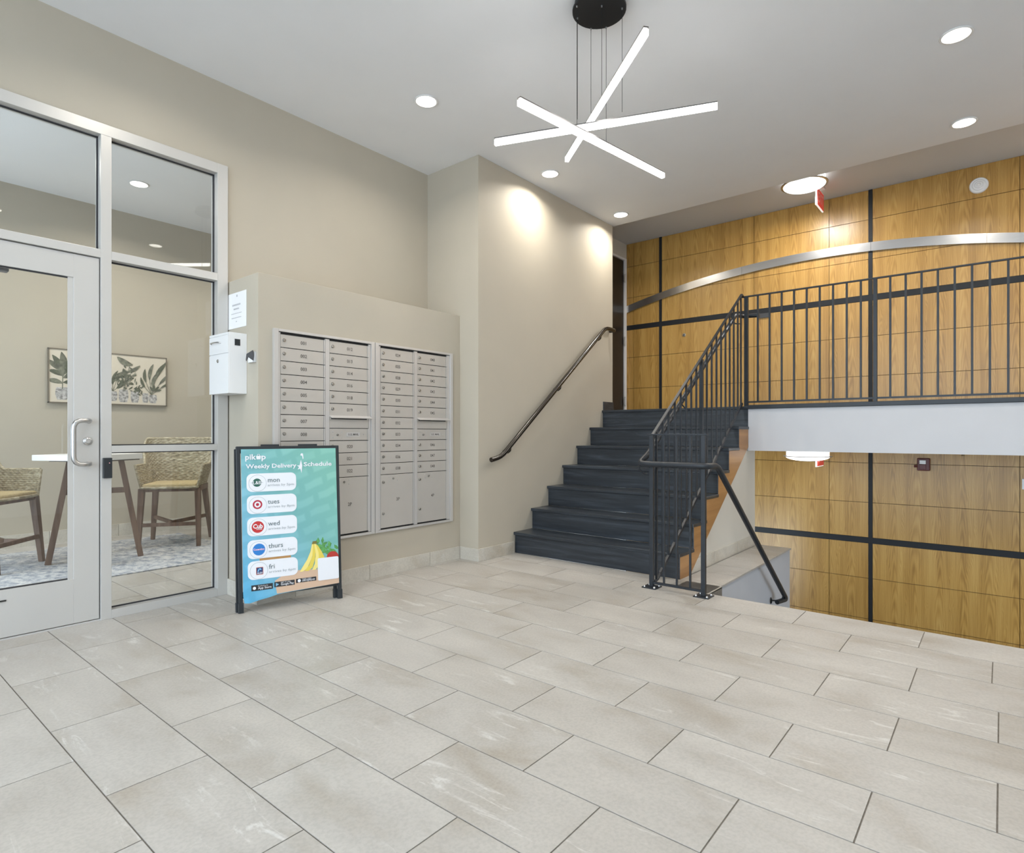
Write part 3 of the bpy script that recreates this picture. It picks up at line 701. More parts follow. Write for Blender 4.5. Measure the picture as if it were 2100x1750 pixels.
# =================================================================== POSTER STAND
P0 = Vector((1.590, 3.268, -1.0)); dX = Vector((.95454, -.29807, 0)); nX = Vector((.29807, .95454, 0))
upv = (nX*.078+Vector((0, 0, .9245))).normalized(); NF = dX.cross(upv)   # NF points towards the room
if NF.y > 0: NF = -NF
def Q(u, v, w=0): q_ = P0+dX*u+upv*v+NF*w; return (q_.x, q_.y, q_.z)
ps = empty('poster_stand', tuple(P0+dX*.27), 'black framed sidewalk poster stand with teal delivery schedule poster', 'sign')
fm = MB()
fm.beam(Q(.0, .0, 0), Q(-.004, .925, 0), .022, .022, up=NF); fm.beam(Q(.553, .0, 0), Q(.556, .925, 0), .022, .022, up=NF)
fm.beam(Q(-.015, .918, 0), Q(.567, .918, 0), .022, .020, up=NF); fm.beam(Q(0, .086, -.004), Q(.553, .086, -.004), .018, .014, up=NF)
fm.build('front_frame', M['signblack'], ps, bevel=.003)
bk = MB()
bb = lambda u, v: Q(u-.010, v, -.030)
bk.beam(bb(0, .002), bb(0, .915), .018, .018, up=NF); bk.beam(bb(.545, .002), bb(.547, .915), .018, .018, up=NF); bk.beam(bb(0, .90), bb(.547, .90), .018, .018, up=NF); bk.beam(bb(0, .1), bb(.547, .1), .016, .014, up=NF)
bk.build('rear_frame', M['signblack'], ps)
for u_, w_, f_ in ((0, 0, 1), (.553, 0, 1), (-.010, -.030, 0), (.535, -.030, 0)):
    m = MB(); m.beam(Q(u_, .0, w_), Q(u_, .055, w_), .028 if f_ else .024, .028 if f_ else .024, up=NF); m.build('foot', M['signblack'], ps, bevel=.002)
m = MB(); m.beam(Q(.12, .934, -.012), Q(.22, .934, -.012), .012, .012, up=NF); m.beam(Q(.33, .934, -.012), Q(.44, .934, -.012), .012, .012, up=NF); m.build('hinge_clip', M['signblack'], ps)
def poster_mat():
    m, t, b = nt('poster_print'); g = N(t, 'ShaderNodeTexCoord')
    sp = N(t, 'ShaderNodeSeparateXYZ'); L(t, g.outputs['Generated'], sp.inputs[0])
    cm = N(t, 'ShaderNodeCombineXYZ'); L(t, sp.outputs['X'], cm.inputs[0]); L(t, sp.outputs['Z'], cm.inputs[1])
    add = N(t, 'ShaderNodeMath', operation='MULTIPLY_ADD'); L(t, sp.outputs['Z'], add.inputs[0]); add.inputs[1].default_value = .85; L(t, sp.outputs['X'], add.inputs[2])
    r = ramp(t, add.outputs[0], [(.06, lin(96,172,210)), (.30, lin(126,182,204)), (.62, lin(122,178,178)), (1.0, lin(132,188,174))]); 
    sc = N(t, 'ShaderNodeMath', operation='MULTIPLY'); L(t, add.outputs[0], sc.inputs[0]); sc.inputs[1].default_value = .62
    L(t, sc.outputs[0], r.inputs[0])
    # faint street-map blocks
    mp = N(t, 'ShaderNodeMapping'); mp.inputs['Rotation'].default_value = (0, 0, -.25); mp.inputs['Scale'].default_value = (2.0, 2.6, 1); L(t, cm.outputs[0], mp.inputs[0])
    br_ = N(t, 'ShaderNodeTexBrick', Scale=1.0); br_.inputs['Mortar Size'].default_value = .09; br_.inputs['Color1'].default_value = (1.0,1.0,1.0,1); br_.inputs['Color2'].default_value = (1.14,1.09,1.09,1); br_.inputs['Mortar'].default_value = (.90,.93,.93,1); br_.inputs['Mortar Smooth'].default_value = .6
    dn = N(t, 'ShaderNodeTexNoise', Scale=3.0, Detail=2.0); L(t, cm.outputs[0], dn.inputs['Vector'])
    vm = N(t, 'ShaderNodeVectorMath', operation='MULTIPLY_ADD'); L(t, dn.outputs['Color'], vm.inputs[0]); vm.inputs[1].default_value = (.18, .18, 0); L(t, mp.outputs[0], vm.inputs[2]); L(t, vm.outputs[0], br_.inputs['Vector'])
    mx = N(t, 'ShaderNodeMixRGB', blend_type='MULTIPLY'); mx.inputs[0].default_value = 1; L(t, r.outputs[0], mx.inputs[1]); L(t, br_.outputs['Color'], mx.inputs[2])
    L(t, mx.outputs[0], b.inputs['Base Color']); b.inputs['Roughness'].default_value = .45; b.inputs['Specular IOR Level'].default_value = .3; return m
pm = MB()
pu = [(.010, .912), (.546, .912), (.548, .094), (.30, .083), (.20, .078), (.14, .065), (.10, .060), (.045, .048), (.018, .052), (.012, .09)]
def pr_(poly, w, th=.0012):
    """polygon drawn on the poster plane"""
    m = MB(); m.prism(poly, Q(0, 0, w), tuple(dX), tuple(upv), th if dX.cross(upv).dot(NF) > 0 else -th); return m
poster = pr_(pu, .0115, .0025).build('poster', poster_mat(), ps)
def ink(name, col, rough=.5): 
    if name not in M: M[name] = plain(name, col, rough)
    return M[name]
def rrect(u0, v0, u1, v1, r, n=5):
    out = []
    for cx_, cy_, a0 in ((u1-r, v1-r, 0), (u0+r, v1-r, PI/2), (u0+r, v0+r, PI), (u1-r, v0+r, 1.5*PI)):
        for q_ in range(n+1): a = a0+PI/2*q_/n; out.append((cx_+r*math.cos(a), cy_+r*math.sin(a)))
    return out
def circ(u, v, r, n=28): return [(u+r*math.cos(2*PI*q_/n), v+r*math.sin(2*PI*q_/n)) for q_ in range(n)]
def ring(u, v, r0, r1, n=32):
    m = MB(); m2 = []
    for q_ in range(n):
        a = 2*PI*q_/n; m2 += [Vector(P(*Q(u+r0*math.cos(a), v+r0*math.sin(a), .0166))), Vector(P(*Q(u+r1*math.cos(a), v+r1*math.sin(a), .0166)))]
    m.add(m2, [(2*q_, 2*q_+1, (2*q_+3) % (2*n), (2*q_+2) % (2*n)) for q_ in range(n)]); return m
def ptxt(mb, s_, u, v, size, bold=0, align='LEFT', width=None, w=.0172): text_mb(mb, s_, Q(u, v, w), tuple(dX), tuple(upv), size, .0001, bold, align, width)
WHITE = lin(228, 229, 233); 
# printed paper bag, bananas, greens and tomato
pr_([(.19, .081), (.547, .094), (.547, .185), (.30, .200), (.24, .19), (.18, .155)], .0141, .0006).build('printed_paper_bag', ink('print_kraft', lin(208,176,150)), poster)
pr_([(.10, .30), (.27, .30), (.27, .268), (.10, .268)], .0140, .0004).build('printed_bread', ink('print_bread', lin(176,132,78)), poster)
lv = MB(); rnd = random.Random(3)
for q_ in range(46):
    cu_, cv_ = .42+.125*rnd.random(), .262+.085*rnd.random()+.0*1; a = rnd.uniform(-2.2, 2.2)+PI/2; l_ = rnd.uniform(.025, .05); w_ = rnd.uniform(.006, .013)
    if cv_ > .30+(.545-cu_)*.45: continue
    ca, sa = math.cos(a), math.sin(a)
    pol = [(cu_, cv_), (cu_+ca*l_*.5-sa*w_, cv_+sa*l_*.5+ca*w_), (cu_+ca*l_, cv_+sa*l_), (cu_+ca*l_*.5+sa*w_, cv_+sa*l_*.5-ca*w_)]
    pol = [(min(max(a_, .38), .546), b_) for a_, b_ in pol]
    k_ = pr_(pol, .0143+q_*.00002, .0003); lv.v, off_ = lv.v, 0; lv.add(k_.v, k_.f)
lv.build('printed_greens', plain('print_green', lin(88,150,82), .5, noise=.35, nscale=45), poster)
pr_(circ(.512, .252, .036), .0152, .0003).build('printed_tomato', ink('print_tomato', lin(178,52,44)), poster)
bl = [ [(.392, .345), (.404, .346), (.400, .30), (.386, .255), (.362, .205), (.335, .188), (.318, .188), (.335, .215), (.362, .255), (.382, .30)],
       [(.398, .345), (.410, .343), (.412, .30), (.408, .255), (.392, .205), (.368, .188), (.345, .19), (.372, .22), (.392, .27)],
       [(.404, .345), (.418, .338), (.428, .30), (.430, .255), (.422, .205), (.408, .190), (.388, .19), (.405, .225), (.412, .28)],
       [(.412, .342), (.426, .33), (.446, .295), (.462, .26), (.462, .235), (.440, .20), (.418, .195), (.432, .24), (.428, .29)] ]
for q_, pl in enumerate(bl): pr_(pl, .0153+q_*.0003, .0003).build('printed_banana', ink('print_banana%d' % (q_ % 2), lin(222,200,86) if q_ % 2 else lin(236,218,130)), poster)
pr_([(.390, .342), (.420, .342), (.418, .358), (.396, .358)], .0166, .0003).build('printed_stem', ink('print_stem', lin(120,110,50)), poster)
cards = [(.772, .668), (.648, .543), (.523, .418), (.396, .291), (.278, .175)]
days = ['mon', 'tues', 'wed', 'thurs', 'fri']; hours = ['5pm', '8pm', '5pm', '5pm', '6pm']
grey = ink('print_slate', lin(104,118,122)); lgrey = ink('print_light_grey', lin(160,168,172)); pw = ink('print_white', WHITE)
for (v1_, v0_), day, hh in zip(cards, days, hours):
    sl_ = .012
    cd = pr_(rrect(.037, v0_, .308, v1_, .030), .0150, .0008).build('printed_card', pw, poster)
    vc = (v0_+v1_)/2; cu_ = .095
    ring(cu_, vc-.003, .046, .0475).build('printed_ring', lgrey, poster)
    tm = MB(); ptxt(tm, day, .148, vc+.000, .038, .004); tm.build('printed_day', grey, poster)
    tm = MB(); ptxt(tm, 'arrives by '+hh, .148, vc-.023, .0195, 0, width=.146); tm.build('printed_time', lgrey, poster)
vc = [(a_+b_)/2 for a_, b_ in cards]
pr_(circ(.092, vc[0], .0235), .0160, .0004).build('printed_emblem', ink('print_green_emblem', lin(42,92,78)), poster)
tm = MB(); ptxt(tm, 'L&B', .092, vc[0]-.009, .027, .01, 'CENTER', .042); tm.build('printed_lettering', pw, poster)
tm = pr_([(.060, vc[0]-.001), (.068, vc[0]-.001), (.068, vc[0]+.0005), (.060, vc[0]+.0005)], .016, .0003); k_ = pr_([(.116, vc[0]-.001), (.124, vc[0]-.001), (.124, vc[0]+.0005), (.116, vc[0]+.0005)], .016, .0003); tm.add(k_.v, k_.f); tm.build('printed_rule', grey, poster)
redp = ink('print_red', lin(176,40,62))
ring(.093, vc[1], .017, .0255).build('printed_target_ring', redp, poster); pr_(circ(.093, vc[1], .0085), .0160, .0004).build('printed_target_dot', redp, poster)
pr_(circ(.093, vc[2]-.002, .033), .0160, .0004).build('printed_emblem', ink('print_red_emblem', lin(190,48,50)), poster)
tm = MB(); ptxt(tm, 'Cub', .093, vc[2]-.009, .034, .03, 'CENTER', .052); tm.build('printed_lettering', pw, poster)
tm = MB(); ptxt(tm, 'FOODS', .100, vc[2]-.018, .0095, .02, 'CENTER', .03); tm.build('printed_lettering', pw, poster)
pr_(circ(.097, vc[3]-.002, .033), .0160, .0004).build('printed_emblem', ink('print_blue_emblem', lin(44,122,196)), poster)
tm = MB(); ptxt(tm, 'Cosentino', .097, vc[3]-.006, .016, .03, 'CENTER', .058); tm.build('printed_lettering', ink('print_pink', lin(232,190,205)), poster)
pr_(rrect(.080, vc[4]-.026, .118, vc[4]+.016, .003, 2), .0160, .0003).build('printed_emblem', ink('print_orange', lin(205,120,80)), poster)
pr_(rrect(.0825, vc[4]-.0235, .1155, vc[4]+.0135, .002, 2), .0164, .0003).build('printed_emblem', ink('print_navy', lin(40,62,110)), poster)
pr_([(.087, vc[4]-.008), (.094, vc[4]+.008), (.103, vc[4]+.010), (.109, vc[4]+.002), (.104, vc[4]-.001), (.098, vc[4]+.004), (.092, vc[4]-.009)], .0168, .0003).build('printed_emblem', ink('print_sky', lin(130,190,225)), poster)
tm = MB(); ptxt(tm, 'ALDI', .099, vc[4]-.021, .014, .02, 'CENTER', .028); tm.build('printed_lettering', pw, poster)
tm = MB(); ptxt(tm, 'pik', .030, .853, .043, .025, width=.058); ptxt(tm, 'p', .116, .853, .043, .025, width=.024)
tm.build('printed_title', pw, poster)
pr_([(.092, .853), (.113, .853), (.116, .873), (.089, .873)], .0160, .0004).build('printed_bag_icon', pw, poster)
m = MB(); m.tube([P and Q(.096, .873, .0165), Q(.098, .882, .0165), Q(.107, .882, .0165), Q(.109, .873, .0165)], .0015, 5); m.build('printed_bag_handle', pw, poster)
tm = MB(); ptxt(tm, 'Weekly Delivery', .035, .802, .0345, .022, width=.277); ptxt(tm, 'Schedule', .352, .806, .0345, .022, width=.166); tm.build('printed_title', pw, poster)
pr_([(.318, .788), (.326, .802), (.314, .812), (.329, .812), (.338, .845), (.345, .812), (.342, .785), (.340, .766), (.333, .792)], .0160, .0004).build('torn_patch', pw, poster)
pr_([(.334, .872), (.340, .884), (.350, .882), (.353, .853), (.348, .848), (.345, .868)], .0160, .0004).build('torn_patch', pw, poster)
blk = ink('print_black', lin(38,40,44))
for (a_, b_, c_, d_, s1, s2) in ((.054, .113, .168, .145, 'Download on the', 'App Store'), (.176, .119, .288, .148, 'GET IT ON', 'Google Play'), (.296, .127, .412, .150, 'Order online', 'order.mypikup.com')):
    pr_([(a_, b_), (c_, b_), (c_, d_), (a_, d_)], .0150, .0006).build('printed_badge', blk, poster)
    tm = MB(); h_ = d_-b_; ptxt(tm, s1, a_+.035, b_+h_*.66, .0105, 0, width=.052, w=.0162); ptxt(tm, s2, a_+.035, b_+h_*.22, .0175, .012, width=.072, w=.0162); tm.build('printed_lettering', pw, poster)
pr_(circ(.070, .128, .0085), .0158, .0003).build('printed_icon', pw, poster)
pr_([(.184, .123), (.202, .133), (.184, .143)], .0158, .0003).build('printed_icon', ink('print_play', lin(120,170,200)), poster)
pr_(circ(.314, .138, .009), .0158, .0003).build('printed_icon', pw, poster)
pr_(rrect(.422, .123, .546, .255, .008), .0168, .0006).build('printed_card', pw, poster)

# =================================================================== OFFICE FURNITURE
rug = MB(); rug.box(.15, 2.47, 4.78, 6.33, -1.0, -.992); rug.build('rug', M['rug'], None, bevel=.002, label='faded blue-grey patterned rug under the bistro table', cat='rug')
# painting
pt = empty('wall_painting', (1.95, YO, .28), 'wide framed botanical print of potted plants on the office wall', 'picture')
f_ = MB(); x0, x1, z0, z1 = 1.4700, 2.457, .279, .776; yp = YO-.030
w_ = .009
f_.box(x0, x1, yp, YO-.001, z0, z0+w_); f_.box(x0, x1, yp, YO-.001, z1-w_, z1); f_.box(x0, x0+w_, yp, YO-.001, z0, z1); f_.box(x1-w_, x1, yp, YO-.001, z0, z1)
f_.build('frame', plain('taupe_frame', (.16, .135, .10, 1), .5), pt)
cvs = MB().box(x0+w_, x1-w_, yp+.006, yp+.012, z0+w_, z1-w_).build('canvas', plain('canvas', (.66, .60, .50, 1), .8), pt)
lf = MB(); gr1 = MB(); potm = MB(); rnd = random.Random(11); cnt = [0]
def pleaf(mb, bx, bz, ang, ln, wd, bend=.3):
    cnt[0] += 1; yo = yp+.0055-cnt[0]*.00003
    L_, R_ = [], []
    n = 7
    for q_ in range(n+1):
        t_2 = q_/n; a = ang+bend*(t_2-.3); cx_ = bx+math.cos(a)*ln*t_2; cz_ = bz+math.sin(a)*ln*t_2; hw = wd*math.sin(PI*min(1, t_2*.96+.02))**.8
        nx_, nz_ = -math.sin(a), math.cos(a); L_.append((cx_+nx_*hw, cz_+nz_*hw)); R_.append((cx_-nx_*hw, cz_-nz_*hw))
    pts_ = L_+R_[::-1]; pts_ = [(min(max(a_, x0+.012), x1-.012), min(max(b_, z0+.012), z1-.012)) for a_, b_ in pts_]
    mb.add([P(a_, yo, b_) for a_, b_ in pts_], [tuple(range(len(pts_)))[::-1]])
def ppot(cx_, cz_, w, h):
    cnt[0] += 1; yo = yp+.0055-cnt[0]*.00003
    pts_ = [(cx_-w*.36, cz_), (cx_+w*.36, cz_), (cx_+w*.5, cz_+h*.35), (cx_+w*.5, cz_+h*.7), (cx_+w*.42, cz_+h), (cx_-w*.42, cz_+h), (cx_-w*.5, cz_+h*.7), (cx_-w*.5, cz_+h*.35)]
    potm.add([P(a_, yo, b_) for a_, b_ in pts_], [tuple(range(8))])
W_, H_ = x1-x0, z1-z0
U_ = lambda u: x0+u*W_
V_ = lambda v: z0+v*H_
pots = [(.105, .06, .10, .23), (.27, .06, .10, .22), (.42, .06, .10, .2), (.515, .07, .075, .19), (.605, .055, .085, .25), (.705, .055, .075, .22), (.80, .06, .06, .19), (.87, .055, .075, .17)]
for u, v, w, h in pots: ppot(U_(u), V_(v), w*W_, h*H_)
def stem(mb, u0, v0, u1, v1, w=.0022):
    a_ = Vector((U_(u0), V_(v0))); b_ = Vector((U_(u1), V_(v1))); d_ = (b_-a_).normalized(); n_ = Vector((-d_.y, d_.x))*w; cnt[0] += 1; yo = yp+.0055-cnt[0]*.00003
    mb.add([P(p_.x, yo, p_.y) for p_ in (a_-n_, a_+n_, b_+n_, b_-n_)], [(0, 1, 2, 3)])
def blade(mb, u0, v0, ang, st_, ln, wd, bend=.3):
    # stem from the pot, then a leaf blade
    x_, z_ = U_(u0)+math.cos(ang)*st_*H_, V_(v0)+math.sin(ang)*st_*H_
    stem(mb, u0, v0, (x_-x0)/W_, (z_-z0)/H_); pleaf(mb, x_, z_, ang-.1, ln*H_, wd*H_, bend)
# rubber fig at the left
stem(lf, .108, .26, .112, .50, .004)
for q_, (ang, ln, wd, v) in enumerate(((2.75, .26, .045, .36), (2.55, .24, .045, .50), (2.25, .34, .050, .56), (1.85, .36, .055, .55), (1.45, .38, .060, .56), (1.05, .34, .055, .52), (.55, .30, .050, .46), (.15, .24, .045, .38), (1.7, .26, .05, .48))): pleaf(gr1 if q_ % 2 else lf, U_(.112), V_(v), ang, ln*H_, wd*H_, .25)
# middle group
for u, data in ((.27, ((2.0, .2, .26, .045), (1.5, .26, .3, .05), (1.1, .18, .3, .045), (2.4, .12, .22, .04))),
                (.42, ((1.9, .24, .34, .045), (1.35, .22, .36, .05), (2.3, .14, .26, .04), (.9, .14, .3, .04), (1.6, .1, .26, .03))),
                (.515, ((1.95, .28, .30, .045), (1.3, .20, .34, .045), (1.62, .12, .30, .03), (2.3, .16, .22, .035), (.8, .08, .24, .04)))):
    for q_, (ang, st_, ln, wd) in enumerate(data): blade(lf if q_ % 2 else gr1, u, .26, ang, st_, ln, wd, rnd.uniform(-.9, .9))
for q_ in range(64):
    u, v = rnd.gauss(.625, .040), rnd.gauss(.52, .10); pleaf(gr1 if q_ % 3 else lf, U_(u), V_(v), rnd.uniform(0, 6.3), H_*rnd.uniform(.05, .10), H_*rnd.uniform(.009, .016), .2)
stem(gr1, .615, .28, .625, .52, .003)
for q_ in range(26):
    u, v = rnd.gauss(.735, .022), rnd.gauss(.31, .045); pleaf(gr1, U_(u), V_(v), rnd.uniform(0, 6.3), H_*rnd.uniform(.05, .08), H_*.011, .2)
stem(lf, .600, .28, .66, .80); pleaf(lf, U_(.685), V_(.80), 2.95, .30*H_, .055*H_, -.4); stem(lf, .615, .28, .71, .66); pleaf(lf, U_(.64), V_(.66), .35, .26*H_, .035*H_, .3)
# bird of paradise at the right
for q_, (ang, st_, ln, wd) in enumerate(((1.95, .26, .28, .030), (1.68, .30, .34, .034), (1.35, .30, .46, .042), (1.0, .26, .40, .032), (.72, .22, .30, .026), (1.5, .16, .34, .038), (2.25, .18, .22, .026))): blade(lf if q_ % 2 else gr1, .855, .22, ang, st_, ln, wd, -.3)
for ang in (.35, 1.0, 1.8, 2.5): pleaf(gr1, U_(.885), V_(.30), ang, .13*H_, .022*H_, -.2)
lf.build('printed_leaves', plain('leaf_ink', (.15, .155, .115, 1), .8, noise=.5, nscale=28), pt)
gr1.build('printed_leaves', plain('leaf_ink_dark', (.095, .105, .07, 1), .8, noise=.4, nscale=40), pt)
potm.build('printed_pots', plain('pot_ink', (.40, .39, .385, 1), .8, noise=.65, nscale=42), pt)
# table
tb_ = empty('bistro_table', (1.515, 5.47, -.992), 'square counter-height table with white top and splayed brown wooden legs', 'table')
tc_ = Vector((1.515, 5.47)); A_ = [math.atan2(.27, .96)*-1 + PI/2*k_ for k_ in range(4)]
ring4 = lambda r_, z_: [(tc_.x+r_*math.cos(a), tc_.y+r_*math.sin(a), z_) for a in A_]
top = [(a_[0]-.045, a_[1]-.01) for a_ in ring4(.350, -.205)]; tm = MB(); tm.prism([(a_[0], a_[1]) for a_ in top], (0, 0, -.203), (1, 0, 0), (0, 1, 0), .043); tm.build('tabletop', M['white'], tb_, bevel=.003)
tm = MB(); pl_ = ring4(.29, 0); tm.prism([(a_[0], a_[1]) for a_ in pl_], (0, 0, -.213), (1, 0, 0), (0, 1, 0), .010); tm.build('mounting_plate', plain('brown_plate', (.09, .07, .055, 1), .5), tb_)
lt = ring4(.165, -.213); lb = ring4(.297, -.991)
for a_, b_ in zip(lt, lb): MB().beam(a_, b_, .048, .040, up=(tc_.x-a_[0], tc_.y-a_[1], 0)).build('leg', M['wood_leg'], tb_, bevel=.002)
md = ring4(.205, -.45)
MB().beam(md[0], md[2], .026, .042).build('stretcher', M['wood_leg'], tb_); MB().beam(md[1], md[3], .026, .042).build('stretcher', M['wood_leg'], tb_)
# wicker counter chairs (local metres, front towards -Y)
def make_chair():
    root = empty('wicker_chair', (0, 0, 0), m=True)
    zs = .60
    def sec(s_, t_):
        """s in [-1,1] around the U from right arm tip over the back to the left arm tip, t in [0,1] bottom to top"""
        a = s_*PI*.5
        k_ = abs(s_)
        # plan outline: straight arms, rounded back
        def outl(wx, dy, back):
            if k_ > .42:
                f = (k_-.42)/.58; x_ = wx; y_ = back-.10-f*dy
            else:
                f = k_/.42; x_ = wx*math.sin(f*PI/2)**.75 if f > 0 else 0; y_ = back-.10+.10*math.cos(f*PI/2)**.75
            return (math.copysign(x_, s_) if s_ else 0, y_)
        b0 = outl(.245, .36, .215); b1 = outl(.335, .42, .285)
        hb = .475; ha = .215
        if k_ < .30: h_ = hb
        elif k_ < .57:
            q_ = (k_-.30)/.27; h_ = hb+(ha-hb)*(3*q_*q_-2*q_*q_*q_)
        else: h_ = ha-.0*(k_-.6)
        f = (t_*h_)/.475
        x_ = b0[0]+(b1[0]-b0[0])*min(1, f*1.25); y_ = b0[1]+(b1[1]-b0[1])*f
        return x_, y_, zs-.02+t_*h_
    NS, NT = 190, 132
    vs_, fs_ = [], []
    grid = [[Vector(sec(-1+2*i_/NS, j_/NT)) for j_ in range(NT+1)] for i_ in range(NS+1)]
    for side in (1, -1):
        base = len(vs_)
        for i_ in range(NS+1):
            for j_ in range(NT+1):
                p_ = grid[i_][j_]; du = grid[min(i_+1, NS)][j_]-grid[max(i_-1, 0)][j_]; dv = grid[i_][min(j_+1, NT)]-grid[i_][max(j_-1, 0)]
                n_ = du.cross(dv); n_.normalize() if n_.length > 0 else None
                rowz = p_.z/.016*PI
                wv = .0055*abs(math.sin(rowz))+.0045*math.sin(i_*PI/2.5+PI*(int(p_.z/.016) % 2))
                vs_.append(p_+n_*side*(.006+wv*.8 if True else 0))
        for i_ in range(NS):
            for j_ in range(NT):
                a = base+i_*(NT+1)+j_; b_ = a+1; c_ = a+NT+2; d_ = a+NT+1
                fs_.append((a, d_, c_, b_) if side == 1 else (a, b_, c_, d_))
    m = MB('m'); m.add(vs_, fs_, True); m.build('woven_shell', M['wicker'], root)
    m = MB('m'); rim = [tuple(grid[i_][NT]) for i_ in range(0, NS+1, 3)]
    m.tube(rim, .013, 8); m.tube([tuple(grid[0][j_]) for j_ in range(0, NT+1, 12)], .012, 8); m.tube([tuple(grid[NS][j_]) for j_ in range(0, NT+1, 12)], .012, 8); m.tube([tuple(grid[i_][0]) for i_ in range(0, NS+1, 5)], .012, 8)
    m.tube([tuple(grid[0][0]), (-.15, -.262, zs-.022), (.15, -.262, zs-.022), tuple(grid[NS][0])], .013, 8)
    m.build('woven_rim', M['wicker'], root)
    m = MB('m'); m.box(-.235, .235, -.25, .21, zs-.03, zs+.016); m.build('seat', M['cushion'], root, bevel=.015)
    for sx in (-1, 1):
        m = MB('m'); m.taper((sx*.262, -.268, 0), (sx*.245, -.215, zs-.03), .036, .054); m.build('leg', M['wood_leg'], root, bevel=.002)
        m = MB('m'); m.taper((sx*.275, .26, 0), (sx*.225, .18, zs-.03), .036, .054); m.build('leg', M['wood_leg'], root, bevel=.002)
    m = MB('m'); z = zs-.062; m.box(-.24, .24, -.235, -.200, z, z+.05); m.box(-.24, .24, .16, .195, z, z+.05); m.box(-.262, -.228, -.215, .18, z, z+.05); m.box(.228, .262, -.215, .18, z, z+.05); m.build('seat_frame', M['wood_leg'], root)
    m = MB('m'); m.beam((-.255, -.252, .22), (.255, -.252, .22), .022, .034); m.build('stretcher', M['wood_leg'], root)
    m = MB('m'); m.beam((-.262, .23, .245), (0, -.14, .225), .022, .034); m.beam((.262, .23, .245), (0, -.14, .225), .022, .034); m.beam((0, -.15, .225), (0, -.25, .222), .022, .034); m.build('stretcher', M['wood_leg'], root)
    return root
ch = make_chair()
tag(ch, 'wicker counter chair seen whole through the sidelight, right of the table', 'chair', 'wicker counter chairs')
ch2 = copy_tree(ch)
ch.location = P(2.225, 5.80, -.992); ch.rotation_euler = (0, 0, math.radians(-34))
tag(ch2, 'wicker counter chair seen through the glass door, left of the table', 'chair', 'wicker counter chairs')
ch2.location = P(.90, 5.746, -.992); ch2.rotation_euler = (0, 0, math.radians(46))

# =================================================================== LIGHTS
def downlight(x, y, power, label, col=(1, .94, .84), z=ZC, warm=True):
    r_ = empty('recessed_downlight', (x, y, z), label, 'ceiling light', 'round recessed ceiling downlights')
    m = MB(); prof = [(.062, 0), (.076, -.001), (.078, -.005), (.074, -.007), (.062, -.006)]
    m.lathe((x, y, z), prof, (0, 0, 1), 32); m.build('trim_ring', M['white'], r_)
    m = MB(); m.lathe((x, y, z), [(.066, -.0062), (.060, -.0085), (.001, -.0085)], (0, 0, 1), 32); m.build('lens', M['down'], r_)
    l = bpy.data.lights.new('downlight_lamp', 'AREA'); l.shape = 'DISK'; l.size = .13; l.energy = power; l.color = col; l.spread = math.radians(150)
    o_ = bpy.data.objects.new('downlight_lamp', l); C.objects.link(o_); o_.parent = r_; o_.location = (0, 0, -.012)
    return r_
downlight(2.6424, 2.908, P_DOWN, 'round recessed downlight nearest the beige left wall, above the mailboxes')
downlight(4.0406, 2.9207, P_DOWN*1.15, 'round recessed downlight just below the tips of the pendant, over the stair wall')
downlight(5.2433, 2.9248, P_DOWN*1.0, 'small round recessed downlight in the corner above the stair top')
downlight(4.0436, .1939, P_DOWN*1.3, 'round recessed downlight at the upper right of the ceiling, nearest the viewer')
downlight(5.2188, .2064, P_DOWN*1.3, 'round recessed downlight at the right beside the hall ceiling edge')
downlight(2.677, -.02, P_DOWN, 'round recessed downlight behind the viewer on the right, seen only in the glass')
downlight(1.24, 2.9, P_DOWN, 'round recessed downlight above the glass door, out of view')
downlight(1.24, 0.0, P_DOWN, 'round recessed downlight above the entry, out of view')
downlight(-.4, 2.9, P_DOWN, 'round recessed downlight by the entrance windows, out of view')
downlight(1.9263, 5.804, P_OFFICE, 'round recessed downlight in the office ceiling, seen through the glass')
downlight(.6, 5.6, P_OFFICE, 'round recessed downlight at the office far left, out of view')
downlight(2.0, 4.45, P_OFFICE, 'round recessed downlight just inside the office glass, hidden')
downlight(3.1, 5.6, P_OFFICE, 'round recessed downlight at the office right, hidden')

# pendant
pd = empty('pendant_light', (2.59, 1.57, ZC), 'modern pendant of three crossing white LED bars under a round black canopy', 'pendant light')
MB().lathe((2.597, 1.571, ZC), [(.125, 0), (.125, -.030), (.135, -.031), (.135, -.042), (.132, -.044)], (0, 0, 1), 40).build('canopy', M['black'], pd)
bars = [  # p, q, z, cable points
    ((2.2255, 1.1245), (2.967, 2.021), 1.655, [(2.679, 1.671), (2.570, 1.540)]),
    ((2.4465, 2.1393), (2.8624, 1.0683), 1.600, [(2.566, 1.6815), (2.649, 1.4699)]),
    ((2.100, 1.6925), (3.243, 1.530), 1.515, [(2.4926, 1.636), (2.7212, 1.604)])]
for (p_, q_, z_, cbs) in bars:
    m = MB(); m.beam((p_[0], p_[1], z_+.010), (q_[0], q_[1], z_+.008), .022, .006); hb_ = m.build('bar_housing', M['bar_metal'], pd)
    m = MB(); m.beam((p_[0], p_[1], z_-.0115), (q_[0], q_[1], z_-.008), .021, .026); m.build('diffuser', M['bar'], hb_)
    for cx_, cy_ in cbs:
        MB().tube([(cx_, cy_, z_+.012), (cx_, cy_, ZC-.043)], .0013, 6).build('cable', M['black'], pd)
        MB().lathe((cx_, cy_, ZC-.052), [(.0035, 0), (.005, .010)], (0, 0, 1), 10).build('cable_gripper', M['steel'], pd)

